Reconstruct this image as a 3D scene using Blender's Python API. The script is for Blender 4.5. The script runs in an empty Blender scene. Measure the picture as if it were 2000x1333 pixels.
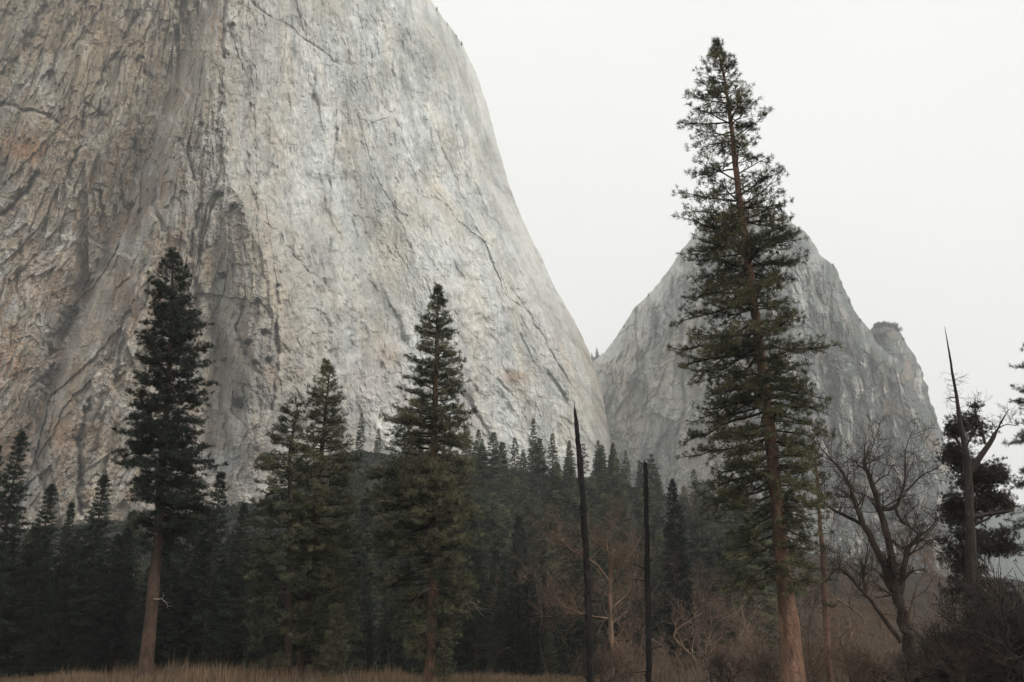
import bpy, math, random
import numpy as np
from mathutils import Vector

# ------------------------------------------------------------------ camera, sky, sun
SC = bpy.context.scene
FPX = 1800.0                                   # focal length in photo pixels (photo 2000 wide)
PITCH = math.atan(633.5 / FPX)
CAM_H = 1.6
cam = bpy.data.cameras.new('camera'); camo = bpy.data.objects.new('camera', cam)
SC.collection.objects.link(camo); SC.camera = camo
camo.location = (0, 0, CAM_H); camo.rotation_euler = (math.pi/2 + PITCH, 0, 0)
cam.sensor_width = 36; cam.lens = FPX/2000*36; cam.clip_end = 30000; cam.clip_start = 0.1

SUN_EL, SUN_AZ = math.radians(42), math.radians(124)   # azimuth clockwise from +Y (view direction)
W = bpy.data.worlds.new('World'); SC.world = W; W.use_nodes = True
nt = W.node_tree; nt.nodes.clear()
wo = nt.nodes.new('ShaderNodeOutputWorld'); bg = nt.nodes.new('ShaderNodeBackground')
sky = nt.nodes.new('ShaderNodeTexSky'); sky.sky_type = 'NISHITA'; sky.sun_disc = False
sky.sun_elevation = SUN_EL; sky.sun_rotation = SUN_AZ; sky.dust_density = 6; sky.air_density = 1.0
# overcast veil of cloud over the clear sky, faint soft mottling
tc = nt.nodes.new('ShaderNodeTexCoord')
nz = nt.nodes.new('ShaderNodeTexNoise'); nz.inputs['Scale'].default_value = 2.2; nz.inputs['Detail'].default_value = 6
rp = nt.nodes.new('ShaderNodeValToRGB')
rp.color_ramp.elements[0].position = 0.35; rp.color_ramp.elements[0].color = (7.5, 7.45, 7.3, 1)
rp.color_ramp.elements[1].position = 0.6; rp.color_ramp.elements[1].color = (7.85, 7.78, 7.6, 1)
mx = nt.nodes.new('ShaderNodeMix'); mx.data_type = 'RGBA'; mx.inputs[0].default_value = 0.93
nt.links.new(tc.outputs['Generated'], nz.inputs['Vector']); nt.links.new(nz.outputs[0], rp.inputs[0])
nt.links.new(sky.outputs[0], mx.inputs[6]); nt.links.new(rp.outputs[0], mx.inputs[7])
nt.links.new(mx.outputs[2], bg.inputs[0]); bg.inputs[1].default_value = 0.10
nt.links.new(bg.outputs[0], wo.inputs[0])

sd = bpy.data.lights.new('sun', 'SUN'); sd.energy = 2.0; sd.angle = math.radians(14); sd.color = (1, .95, .87)
so = bpy.data.objects.new('sun', sd); SC.collection.objects.link(so)
sdir = Vector((math.sin(SUN_AZ)*math.cos(SUN_EL), math.cos(SUN_AZ)*math.cos(SUN_EL), math.sin(SUN_EL)))
so.rotation_euler = sdir.to_track_quat('Z', 'Y').to_euler()
SC.view_settings.view_transform = 'Standard'; SC.view_settings.look = 'None'
SC.view_settings.exposure = 0.5; SC.view_settings.gamma = 1.0
SC.cycles.max_bounces = 5; SC.cycles.diffuse_bounces = 3; SC.cycles.volume_bounces = 1
SC.cycles.transparent_max_bounces = 4; SC.cycles.use_denoising = True

# ------------------------------------------------------------------ helpers
COL = SC.collection
cP, sP = math.cos(PITCH), math.sin(PITCH)
def ray(px, py):
    """direction through a photo pixel, scaled to depth 1 -> (X, Zt)"""
    cx = (np.asarray(px, float) - 1000)/FPX; cy = (666.5 - np.asarray(py, float))/FPX
    d = cP - cy*sP
    return cx/d, (sP + cy*cP)/d
def at(px, py, Y):
    X, Z = ray(px, py); return np.array([X*Y, Y, CAM_H + Z*Y])

def tag(o, label=None, cat=None, group=None, kind=None):
    if label: o['label'] = label
    if cat: o['category'] = cat
    if group: o['group'] = group
    if kind: o['kind'] = kind
    return o
def empty(name, loc=(0, 0, 0)):
    o = bpy.data.objects.new(name, None); COL.objects.link(o); o.location = loc; o.empty_display_size = .5
    return o
def link_mesh(name, me, mat, parent=None):
    o = bpy.data.objects.new(name, me); COL.objects.link(o)
    if mat: me.materials.append(mat)
    if parent: o.parent = parent
    return o
def mesh_np(name, verts, faces, attrs=None, smooth=False):
    """verts (n,3), faces (m,k) all with the same corner count k"""
    me = bpy.data.meshes.new(name); n = len(verts); m, k = faces.shape
    me.vertices.add(n); me.vertices.foreach_set('co', np.ascontiguousarray(verts, dtype=np.float32).ravel())
    me.loops.add(m*k); me.loops.foreach_set('vertex_index', np.ascontiguousarray(faces, dtype=np.int32).ravel())
    me.polygons.add(m); me.polygons.foreach_set('loop_start', np.arange(0, m*k, k, dtype=np.int32))
    me.polygons.foreach_set('use_smooth', np.full(m, smooth, dtype=bool))
    for kx, v in (attrs or {}).items():
        a = me.attributes.new(kx, 'FLOAT', 'POINT'); a.data.foreach_set('value', np.ascontiguousarray(v, dtype=np.float32))
    me.update(calc_edges=True)
    return me
def copy_tree(o, parent=None):
    c = o.copy(); COL.objects.link(c)
    if parent: c.parent = parent
    for ch in o.children: copy_tree(ch, c)
    return c

# numpy noise
def _h(ix, iy, s):
    n = (ix.astype(np.int64)*374761393 + iy.astype(np.int64)*668265263 + s*1442695041) & 0xffffffff
    n = ((n ^ (n >> 13))*1274126177) & 0xffffffff
    n = (n ^ (n >> 16)) & 0xffffffff
    n = (n*2246822519) & 0xffffffff
    return ((n ^ (n >> 15)) & 0xffffff)/float(0xffffff)
def vn(x, y, s=0):
    x = np.asarray(x, float); y = np.asarray(y, float)
    ix = np.floor(x); iy = np.floor(y); fx = x-ix; fy = y-iy
    fx = fx*fx*(3-2*fx); fy = fy*fy*(3-2*fy)
    a = _h(ix, iy, s); b = _h(ix+1, iy, s); c = _h(ix, iy+1, s); d = _h(ix+1, iy+1, s)
    return (a*(1-fx)+b*fx)*(1-fy) + (c*(1-fx)+d*fx)*fy
def fbm(x, y, s=0, o=4, g=.5):
    t = 0; a = 1; w = 0
    for i in range(o):
        t = t + a*(vn(x*2**i, y*2**i, s+17*i)*2-1); w += a; a *= g
    return t/w
def ridge(x, y, s=0, o=3):
    t = 0; a = 1; w = 0
    for i in range(o):
        t = t + a*(1-np.abs(vn(x*2**i, y*2**i, s+31*i)*2-1)*2); w += a; a *= .5
    return t/w
def plates(x, y, s):
    """fractured plates: each cell gets its own offset and tilt; returns (height, F2-F1)"""
    ix = np.floor(x); iy = np.floor(y)
    f1 = np.full(x.shape, 9.); f2 = np.full(x.shape, 9.); h = np.zeros(x.shape)
    for dx in (-1, 0, 1):
        for dy in (-1, 0, 1):
            cx = ix+dx; cy = iy+dy
            qx = cx + _h(cx, cy, s); qy = cy + _h(cx, cy, s+1)
            ddx = x-qx; ddy = y-qy; d = np.sqrt(ddx*ddx + ddy*ddy)
            hh = _h(cx, cy, s+2)*2-1 + (_h(cx, cy, s+3)*2-1)*ddx*1.1 + (_h(cx, cy, s+4)*2-1)*ddy*.7
            new = d < f1
            f2 = np.where(new, f1, np.minimum(f2, d)); h = np.where(new, hh, h); f1 = np.where(new, d, f1)
    return h, f2-f1
def seg_dist(px, py, pts):
    """distance to a polyline and the parameter along it"""
    best = np.full(np.shape(px), 1e9)
    for (x0, y0), (x1, y1) in zip(pts[:-1], pts[1:]):
        dx, dy = x1-x0, y1-y0; L2 = dx*dx+dy*dy
        t = np.clip(((px-x0)*dx + (py-y0)*dy)/L2, 0, 1)
        best = np.minimum(best, np.hypot(px-x0-t*dx, py-y0-t*dy))
    return best
def lerp_pts(pts, x):
    a = np.array(pts, float); return np.interp(x, a[:, 0], a[:, 1])

# ------------------------------------------------------------------ materials
def new_mat(name):
    m = bpy.data.materials.new(name); m.use_nodes = True
    n = m.node_tree.nodes; l = m.node_tree.links
    b = n['Principled BSDF']; b.inputs['Roughness'].default_value = .9
    b.inputs['Specular IOR Level'].default_value = .2
    return m, n, l, b
def node_noise(n, l, scale, detail=6, vec=None, rough=.6, stretch=None):
    t = n.new('ShaderNodeTexNoise'); t.inputs['Scale'].default_value = scale
    t.inputs['Detail'].default_value = detail; t.inputs['Roughness'].default_value = rough
    if vec is None:
        vec = n.new('ShaderNodeTexCoord').outputs['Object']
    if stretch:
        mp = n.new('ShaderNodeMapping'); mp.inputs['Scale'].default_value = stretch
        l.new(vec, mp.inputs[0]); vec = mp.outputs[0]
    l.new(vec, t.inputs['Vector']); return t.outputs['Fac']
def node_ramp(n, l, src, stops):
    r = n.new('ShaderNodeValToRGB'); e = r.color_ramp.elements
    while len(e) < len(stops): e.new(.5)
    for i, (p, c) in enumerate(stops):
        e[i].position = p; e[i].color = (*c, 1) if len(c) == 3 else c
    l.new(src, r.inputs[0]); return r.outputs[0]
def node_mix(n, l, fac, a, b, mode='MIX'):
    m = n.new('ShaderNodeMix'); m.data_type = 'RGBA'; m.blend_type = mode
    for s, i in ((fac, 0), (a, 6), (b, 7)):
        if hasattr(s, 'is_linked'): l.new(s, m.inputs[i])
        elif i == 0: m.inputs[0].default_value = s
        else: m.inputs[i].default_value = (*s, 1)
    return m.outputs[2]
def node_attr(n, name):
    a = n.new('ShaderNodeAttribute'); a.attribute_name = name; return a.outputs['Fac']
def node_bump(n, l, b, h, strength, dist):
    bp = n.new('ShaderNodeBump'); bp.inputs['Strength'].default_value = strength; bp.inputs['Distance'].default_value = dist
    l.new(h, bp.inputs['Height']); l.new(bp.outputs[0], b.inputs['Normal'])

def rock_mat(name, pale, grey, scale=1.0):
    m, n, l, b = new_mat(name)
    geo = n.new('ShaderNodeNewGeometry').outputs['Position']
    fine = node_noise(n, l, .16*scale, 10, geo, .72, (1, 1, .45))
    streak = node_noise(n, l, .045*scale, 7, geo, .65, (1, 1, .14))
    speck = node_noise(n, l, .7*scale, 5, geo, .7)
    c = node_mix(n, l, node_attr(n, 'pale'), grey, pale)
    c = node_mix(n, l, node_ramp(n, l, streak, [(.3, (1, 1, 1)), (.55, (0, 0, 0))]), c, node_mix(n, l, 1.0, c, (.68, .69, .71), 'MULTIPLY'))
    warm = node_ramp(n, l, node_noise(n, l, .018*scale, 6, geo, .6, (1, 1, .5)), [(.45, (0, 0, 0)), (.7, (.6, .6, .6))])
    c = node_mix(n, l, warm, c, node_mix(n, l, 1.0, c, (1.12, .97, .80), 'MULTIPLY'))
    c = node_mix(n, l, node_attr(n, 'rust'), c, (.33, .185, .10))
    c = node_mix(n, l, node_attr(n, 'moss_shade'), c, (.10, .125, .11))
    c = node_mix(n, l, node_attr(n, 'stain_shade'), c, (.062, .062, .066))
    c = node_mix(n, l, node_attr(n, 'vein'), c, (.52, .50, .47))
    mult = node_ramp(n, l, fine, [(.28, (.62, .62, .64)), (.5, (1, 1, 1)), (.75, (1.35, 1.33, 1.3))])
    c = node_mix(n, l, 1.0, c, mult, 'MULTIPLY')
    st2 = node_noise(n, l, .32*scale, 5, geo, .7, (1, 1, .09))
    c = node_mix(n, l, 1.0, c, node_ramp(n, l, st2, [(.3, (.72, .72, .74)), (.5, (1, 1, 1)), (.7, (1.2, 1.19, 1.17))]), 'MULTIPLY')
    m2 = node_ramp(n, l, speck, [(.3, (.72, .72, .73)), (.7, (1.24, 1.23, 1.22))])
    c = node_mix(n, l, 1.0, c, m2, 'MULTIPLY')
    l.new(c, b.inputs['Base Color'])
    add = n.new('ShaderNodeMath'); add.operation = 'ADD'; l.new(fine, add.inputs[0]); l.new(speck, add.inputs[1])
    node_bump(n, l, b, add.outputs[0], .8, 1.5/scale)
    return m

def bark_mat(name, light, mid, dark, zscale=.25, bump=.6):
    m, n, l, b = new_mat(name)
    tcO = n.new('ShaderNodeTexCoord').outputs['Object']
    mp = n.new('ShaderNodeMapping'); mp.inputs['Scale'].default_value = (1, 1, zscale); l.new(tcO, mp.inputs[0])
    v = n.new('ShaderNodeTexVoronoi'); v.feature = 'DISTANCE_TO_EDGE'; v.inputs['Scale'].default_value = 7.5
    l.new(mp.outputs[0], v.inputs['Vector'])
    f = node_noise(n, l, 3.0, 8, tcO, .7, (1, 1, .3))
    big = node_noise(n, l, .35, 3, tcO, .5)
    c = node_ramp(n, l, f, [(.3, dark), (.5, mid), (.72, light)])
    c = node_mix(n, l, node_ramp(n, l, v.outputs[0], [(.0, (.7, .7, .7)), (.10, (0, 0, 0))]), c, dark)
    c = node_mix(n, l, node_ramp(n, l, big, [(.4, (0, 0, 0)), (.65, (.55, .55, .55))]), c, dark)
    l.new(c, b.inputs['Base Color']); node_bump(n, l, b, f, bump, .08)
    return m
def leaf_mat(name, dark, light, trans=.12):
    m, n, l, b = new_mat(name)
    c = node_mix(n, l, node_attr(n, 'v'), dark, light)
    oi = n.new('ShaderNodeObjectInfo').outputs['Random']
    c = node_mix(n, l, 1.0, c, node_ramp(n, l, oi, [(0, (.55, .62, .66)), (.5, (1, 1, 1)), (1, (1.6, 1.5, 1.25))]), 'MULTIPLY')
    l.new(c, b.inputs['Base Color']); b.inputs['Roughness'].default_value = .7
    t = n.new('ShaderNodeBsdfTranslucent'); l.new(c, t.inputs[0])
    ms = n.new('ShaderNodeMixShader'); ms.inputs[0].default_value = trans
    l.new(b.outputs[0], ms.inputs[1]); l.new(t.outputs[0], ms.inputs[2])
    l.new(ms.outputs[0], n['Material Output'].inputs[0])
    return m
M_CLIFF = rock_mat('granite_wall', (.60, .63, .622), (.30, .26, .20), 1.0)
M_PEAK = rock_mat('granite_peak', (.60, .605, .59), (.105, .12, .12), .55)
M_BARK = bark_mat('ponderosa_bark', (.32, .19, .125), (.20, .112, .075), (.032, .025, .021))
M_BARK_D = bark_mat('dark_bark', (.13, .085, .06), (.075, .050, .038), (.022, .018, .016))
M_BARK_R = bark_mat('brown_bark', (.16, .10, .07), (.095, .060, .043), (.025, .02, .017))
M_LIMB = bark_mat('limb_bark', (.085, .062, .048), (.045, .034, .028), (.016, .013, .012))
M_BURNT = bark_mat('burnt_wood', (.06, .052, .047), (.016, .014, .013), (.006, .006, .006), .15, 1.0)
M_OAK = bark_mat('oak_bark', (.15, .105, .08), (.08, .056, .044), (.025, .019, .016))
M_TWIG = bark_mat('brown_twigs', (.30, .205, .145), (.20, .135, .095), (.08, .055, .042))
M_DEAD = bark_mat('dead_wood', (.42, .37, .31), (.28, .24, .20), (.12, .10, .08))
M_NEEDLE = leaf_mat('pine_needles', (.024, .030, .018), (.125, .125, .070))
M_NEEDLE_D = leaf_mat('dark_pine_needles', (.010, .017, .013), (.055, .066, .040))
M_NEEDLE_O = leaf_mat('olive_pine_needles', (.030, .036, .022), (.19, .185, .105))
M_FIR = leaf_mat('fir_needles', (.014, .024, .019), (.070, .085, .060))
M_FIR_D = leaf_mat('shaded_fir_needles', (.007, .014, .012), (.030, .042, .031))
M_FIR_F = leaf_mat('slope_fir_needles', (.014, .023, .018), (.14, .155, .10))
M_LEAF = leaf_mat('evergreen_oak_leaves', (.030, .024, .018), (.095, .068, .048))
M_SCRUB = leaf_mat('scrub_leaves', (.009, .015, .012), (.032, .040, .026))
M_YOUNG = leaf_mat('sapling_needles', (.05, .055, .032), (.14, .135, .085))
M_GRASS = leaf_mat('dry_grass', (.065, .045, .032), (.22, .155, .105), .25)
M_BRUSH = leaf_mat('brushwood_twigs', (.15, .10, .07), (.34, .23, .165), .1)

# ------------------------------------------------------------------ terrain
RIDGE = [(-900, 1060), (0, 1040), (380, 1010), (520, 985), (600, 925), (645, 887), (700, 880), (760, 892), (900, 905), (980, 925), (1060, 932),
         (1160, 935), (1260, 955), (1340, 995), (1500, 1060), (1700, 1105), (1850, 1130), (2000, 1140), (2900, 1120)]
_rx, _rz = [], []
for a_, b_ in RIDGE:
    X_, Z_ = ray(a_, b_); _rx.append(float(X_)); _rz.append(float(Z_))
def sstep(t): t = np.clip(t, 0, 1); return t*t*(3-2*t)
def terrain(x, y):
    x = np.asarray(x, float); y = np.asarray(y, float)
    X = x/np.maximum(y, 60.); e = np.interp(X, _rx, _rz)
    t = sstep((y-125)/290.)
    z = (e*np.minimum(y, 415) + CAM_H)*t**1.15
    z = z + t*4*fbm(x/40, y/40, 5) + .25*fbm(x/14, y/14, 6)*np.clip((y-20)/60, 0, 1)
    return z
def Tz(x, y): return float(terrain(x, y))
xs = np.concatenate([np.linspace(-4600, -700, 10), np.arange(-660, 661, 6.), np.linspace(700, 4600, 10)])
ys = np.concatenate([np.linspace(-900, -60, 6), np.arange(-40, 700, 5.), np.linspace(720, 4600, 20)])
XX, YY = np.meshgrid(xs, ys); ZZ = terrain(XX, YY)
ZZ = np.where(YY < 0, 0.0, ZZ)
nx_, ny_ = len(xs), len(ys)
def grid_faces(nr, nc):
    i = np.arange(nr*nc).reshape(nr, nc)
    return np.stack([i[:-1, :-1], i[:-1, 1:], i[1:, 1:], i[1:, :-1]], -1).reshape(-1, 4)
me = mesh_np('ground', np.stack([XX, YY, ZZ], -1).reshape(-1, 3), grid_faces(ny_, nx_), smooth=True)
m, n, l, b = new_mat('forest_floor')
geo = n.new('ShaderNodeNewGeometry').outputs['Position']
c = node_ramp(n, l, node_noise(n, l, .12, 8, geo, .7), [(.3, (.008, .009, .007)), (.5, (.014, .013, .010)), (.7, (.032, .025, .018))])
l.new(c, b.inputs['Base Color']); node_bump(n, l, b, node_noise(n, l, 1.5, 6, geo), .6, .3)
tag(link_mesh('ground', me, m), kind='structure')

# ------------------------------------------------------------------ granite walls
CRACKS = [  # (points in photo pixels, half width, depth in metres, dark tone)
 ([(168,3),(119,80),(95,150)],4,6,.7), ([(196,17),(140,95)],3,5,.6), ([(270,28),(210,137),(190,165)],5,7,.8), ([(364,-20),(347,63),(335,90)],9,9,.7),
 ([(91,17),(10,147)],8,8,.5), ([(168,210),(154,273),(130,360)],4,6,.7), ([(74,340),(21,406),(-30,430)],6,10,1.), ([(294,217),(273,263)],5,6,.8),  # first entry is a shade boundary, darkened in the colour
 ([(264,280),(266,336),(245,378),(250,420)],7,7,.8), ([(354,273),(378,347)],4,6,.7), ([(434,133),(430,217)],4,8,.8), ([(445,-30),(437,60),(436,110)],4,8,.7),
 ([(392,403),(375,455),(370,500)],4,6,.8), ([(483,0),(546,42),(600,80),(665,126)],2.5,5,.45), ([(655,196),(658,266),(641,417),(665,467)],3,6,.5),
 ([(480,298),(487,357),(500,413)],3.5,5,.6), ([(620,133),(614,190)],3,4,.5), ([(485,206),(470,270)],3,4,.6), ([(212,490),(176,560),(141,627),(102,673)],12,8,.75),
 ([(109,730),(88,783),(74,853),(85,920)],13,10,.9), ([(176,786),(152,853),(155,900),(158,1000)],7,9,1.), ([(60,870),(90,960),(100,1010)],6,7,.6),
 ([(130,765),(152,783)],3,5,.7), ([(395,480),(380,580),(385,640)],6,7,.6), ([(540,560),(540,690),(530,800)],4,9,.7), ([(470,600),(462,650),(480,690)],4,6,.7),
 ([(500,620),(480,680),(500,740),(505,800)],9,6,.6), ([(430,760),(445,860),(440,960)],6,7,.7), ([(720,546),(763,606),(791,663)],9,10,.6),
 ([(870,700),(897,768),(932,811),(971,885)],5,11,.85), ([(914,730),(929,765)],4,7,.7), ([(1070,730),(1108,783)],4,8,.8), ([(974,744),(1010,783)],3,6,.7),
 ([(1017,656),(1041,709)],3,6,.6), ([(560,480),(600,530),(640,560)],2.5,4,.4), ([(690,430),(700,520),(740,570)],4,6,.4), ([(780,330),(770,420),(800,480)],2.5,5,.35),
 ([(610,480),(625,600),(632,680)],3,5,.5), ([(0,205),(50,215),(90,225),(112,243)],3,6,.6), ([(165,200),(210,225)],3,5,.5), ([(150,286),(168,286)],2,4,.6),
 ([(185,370),(200,375),(195,440)],4,6,.7), ([(310,330),(300,400),(320,450)],4,5,.5), ([(1000,560),(1060,660),(1120,760)],2,4,.3), ([(900,300),(960,430),(1030,560)],2,4,.25),
 ([(850,260),(910,400),(960,520)],2,4,.25), ([(940,845),(965,880)],4,6,.7), ([(1120,800),(1150,860),(1170,900)],3,6,.5), ([(580,760),(600,800)],2,4,.6),
 ([(250,610),(235,690),(225,760)],5,5,.6), ([(40,480),(30,560),(50,610)],4,4,.4)]
VEINS = [([(0,666),(67,656),(134,631),(160,633)],3), ([(60,448),(92,455),(176,472),(226,490),(278,522)],3.2), ([(-20,749),(85,751)],2.5), ([(176,543),(222,530)],2.2),
 ([(294,217),(330,232),(357,245)],5), ([(250,480),(282,492)],2), ([(380,-10),(413,20),(408,60)],5), ([(175,780),(250,793),(300,800)],3), ([(130,950),(250,950)],2),
 ([(248,620),(240,660),(225,700)],3), ([(430,-10),(422,60),(415,100)],5), ([(350,170),(370,190)],4), ([(900,775),(940,830),(975,885)],3), ([(1100,660),(1110,700)],3), ([(1020,480),(1050,540)],2.5)]
RUSTS = [((425,45),(13,60),.8), ((45,290),(60,38),.95), ((20,700),(60,70),.75), ((30,850),(45,50),.6), ((160,440),(30,40),.5), ((250,345),(30,40),.3), ((1006,735),(32,15),.7),
 ((760,700),(30,40),.35), ((700,760),(60,60),.3), ((920,745),(18,30),.4), ((90,560),(60,60),.5), ((260,600),(14,60),.6), ((120,850),(30,60),.6), ((530,740),(20,30),.4),
 ((380,640),(12,60),.45), ((70,400),(50,30),.4), ((370,180),(12,14),.6), ((165,560),(50,90),.35)]
EDGE = [(-900, -1400), (-700, -700), (-520, -250), (-400, 60), (-300, 300), (-200, 520), (-100, 715), (0, 842), (40, 868), (85, 903), (130, 925), (200, 950), (250, 963), (300, 977), (350, 990), (400, 1008), (450, 1030),
        (500, 1056), (550, 1078), (600, 1106), (640, 1128), (690, 1152), (740, 1170), (800, 1182), (860, 1192), (950, 1200), (1150, 1215)]
BLINE = [(-900, 520), (-100, 450), (0, 441), (200, 432), (350, 450), (480, 505), (600, 540), (750, 541), (850, 520), (950, 500), (1150, 480)]
def edgeL(py):
    return lerp_pts(EDGE, py) + 2.4*fbm(py/26., py*0+3.1, 77, 4, .6)
def cliff_coords(px, py):
    wx = px + 9*fbm(px/95, py/140, 11, 2) + 2.5*fbm(px/15, py/15, 12, 3)
    wy = py + 20*fbm(px/110, py/110, 13, 2) + 5*fbm(px/14, py/14, 14, 3)
    k = np.interp(px, [-300, 100, 330, 440, 560, 760, 1000, 1200], [-.45, -.42, -.25, -.05, .05, .30, .50, .55])
    return wx - k*(wy-500), wy
def cliff_left(px, py):
    """depth along the view of the big wall, metres, and rock colour masks"""
    X, Zt = ray(px, py)
    B = lerp_pts(BLINE, py)
    d = px - B + 10*fbm(px/20, py/30, 8, 3)
    Y = np.where(d < 0, 640 - .10*np.maximum(-d, -1e9)*0 + np.interp(py, [250, 480], [0, 8])*(1-np.exp(np.minimum(d, 0)/50.)), 640 + 520*(np.clip(d, 0, 1e9)/700.)**.92)
    # broad undulations of the face: a second rib at left and a shallow bay on the right
    Y = Y - 26*np.exp(-((px-(250-.42*(py-600)))/70)**2) + 30*np.exp(-((px-(150-.42*(py-600)))/38)**2)
    Y = Y + 30*np.exp(-((d-230)/60)**2)*np.exp(-((py-560)/220)**2) - 20*np.exp(-((d-330)/80)**2)
    Y = Y - 18*np.exp(-((px-495)/30)**2)*np.exp(-((py-760)/190)**4) + 20*np.exp(-((px-420)/22)**2)*np.exp(-((py-700)/260)**4)
    u, v = cliff_coords(px, py)
    amp = Y/640.
    fade = np.interp(d, [-50, 100, 500], [.52, .25, .19])
    D = 0
    lw = np.interp(d, [-90, 20], [1., 0.])
    for (a, b2, h, s, wl) in ((95, 330, 5, 100, 1.7), (48, 190, 3.0, 110, 2.2), (27, 24, 2.1, 115, .7), (17, 55, 2.2, 120, 1.6), (11, 9, 1.5, 125, .45), (7, 22, 1.5, 130, 1.2), (3.6, 5.5, 1.1, 140, .6)):
        h = h*(1+(wl-1)*lw)
        p, f = plates(u/a, v/b2, s)
        g = 1.0 if a > 90 else .35 + 1.3*vn(px/70., py/70., s+9)
        D = D + h*g*p
    D = D + 6*fbm(u/60, v/160, 31, 4) + 4*ridge(u/14, v/170, 32, 3)*np.interp(px, [350, 400, 560, 640], [.6, 1, 1, .25]) + 2.4*fbm(u/6., v/9., 33, 4, .7)*(1-.55*lw)
    D = D*amp*fade
    stain_shade = np.zeros(np.shape(px)); cn = vn(px/9., py/9., 55); cpx = px + 7*fbm(px/22, py/22, 61, 3); cpy = py + 7*fbm(px/22, py/22, 62, 3)
    for pts, w, dep, st in CRACKS:
        x0 = min(q[0] for q in pts)-4*w-12; x1 = max(q[0] for q in pts)+4*w+12; y0 = min(q[1] for q in pts)-4*w-12; y1 = max(q[1] for q in pts)+4*w+12
        msk = (px > x0) & (px < x1) & (py > y0) & (py < y1)
        if not msk.any(): continue
        ds = seg_dist(cpx[msk], cpy[msk], pts)/(w*(.45+1.1*cn[msk]))
        gg = np.exp(-ds*ds)*np.clip(.25+1.3*vn(px[msk]/13., py[msk]/26., 57), 0, 1)
        D[msk] += dep*1.0*gg*amp[msk]*np.interp(d[msk], [0, 150], [1, .55])
        stain_shade[msk] = np.maximum(stain_shade[msk], st*.8*gg*(.35+.9*vn(px[msk]/5., py[msk]/16., 56)))
    vein = np.zeros(np.shape(px))
    for pts, w in VEINS:
        ds = seg_dist(cpx, cpy + 2*fbm(px/7, py/7, 63, 2), pts)/(w*(.3+1.2*cn)); vein = np.maximum(vein, .75*np.exp(-ds*ds))
    vein = np.maximum(vein, .35*np.clip(ridge(px/80, py/45, 91, 3)-.80, 0, .2)/.2*np.interp(d, [-100, 100], [1, .4]))
    rust = np.zeros(np.shape(px))
    for (x0, y0), (rx, ry), a in RUSTS:
        rust = np.maximum(rust, a*np.exp(-(((cpx-x0)/rx)**2 + ((cpy-y0)/ry)**2)**1.2))
    rust = rust*np.clip(.1+1.6*vn(u/9., v/22., 71)*(.4+vn(px/4., py/6., 72)), 0, 1)
    rust = np.maximum(rust, np.interp(px, [0, 420, 560], [.42, .22, .0])*np.clip(fbm(u/16, v/36, 73, 4, .6)*2.8+.15, 0, 1)*np.interp(py, [150, 450], [.3, 1]))
    rust = np.maximum(rust, .16*np.clip(fbm(u/40, v/60, 74, 4)*2.5, 0, 1)*np.interp(py, [520, 700], [0, 1]))
    # lichen-dark water streaks, green-grey mottling and painted-in shading of the face
    stain_shade = np.maximum(stain_shade, .42*np.clip(fbm(u/22, v/150, 81, 4)*2.6-.35, 0, 1)*np.interp(d, [-60, 60], [1, .5]))
    stain_shade = np.maximum(stain_shade, .38*np.interp(px, [350, 400, 520, 545], [0, 1, 1, 0])*np.interp(py, [380, 480, 900], [0, 1, 1])*np.clip(fbm(px/24, py/60, 82, 4)*1.6+.25, 0, 1))  # shade on the buttress painted as a dark band
    moss_shade = .5*np.clip(fbm(u/20, v/75, 85, 5)*2.6-.1, 0, 1)*np.interp(px, [560, 760], [0, 1])*np.interp(py, [150, 560], [1, .25])
    moss_shade = np.maximum(moss_shade, .55*np.clip(fbm(u/11, v/34, 86, 4)*3.2-.95, 0, 1))
    for (x0, y0), (rx, ry), a in (((715, 430), (60, 90), .45), ((700, 170), (40, 50), .4), ((850, 120), (50, 70), .4), ((745, 590), (26, 60), .5), ((950, 300), (26, 60), .35), ((640, 30), (50, 40), .3)):
        moss_shade = np.maximum(moss_shade, a*np.exp(-(((u*0+cpx-x0)/rx)**2 + ((cpy-y0)/ry)**2))*(.5+.9*vn(u/14., v/40., 88)))  # broad soft shading of the right wall put into the colour
    Y = Y + D
    edge = edgeL(py)
    Wd = 70.
    q = np.clip(1-(edge-px)/Wd, 0, 1)
    Y = Y + 260*(1-np.sqrt(np.maximum(1-q*q, 0)))
    lean = .10 + .16*np.interp(px, [400, 1000], [0, 1])
    Y = Y/(1-lean*np.clip(Zt, -.1, 1.6)*.75)
    pale = np.clip(np.interp(d, [-190, -20, 30, 190], [.10, .36, .50, .86]) + lw*np.interp(py, [0, 350, 650, 900], [-.1, .06, .2, .26]) + .25*fbm(u/50, v/80, 95, 3) + .55*lw*fbm(u/13, v/34, 96, 4, .65), 0, 1)  # tan left, pale right, darker upper left: partly light and shade put into colour
    lim = np.exp(-np.maximum(edge-px, 0)/55.)*np.interp(py, [560, 700], [0, 1])
    pale = pale*(1-.5*lim); moss_shade = np.maximum(moss_shade, .7*lim*np.clip(fbm(u/7, v/30, 89, 4)*2.5+.25, 0, 1))
    return Y, dict(stain_shade=stain_shade, vein=vein, rust=rust, moss_shade=moss_shade, pale=pale)

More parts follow.
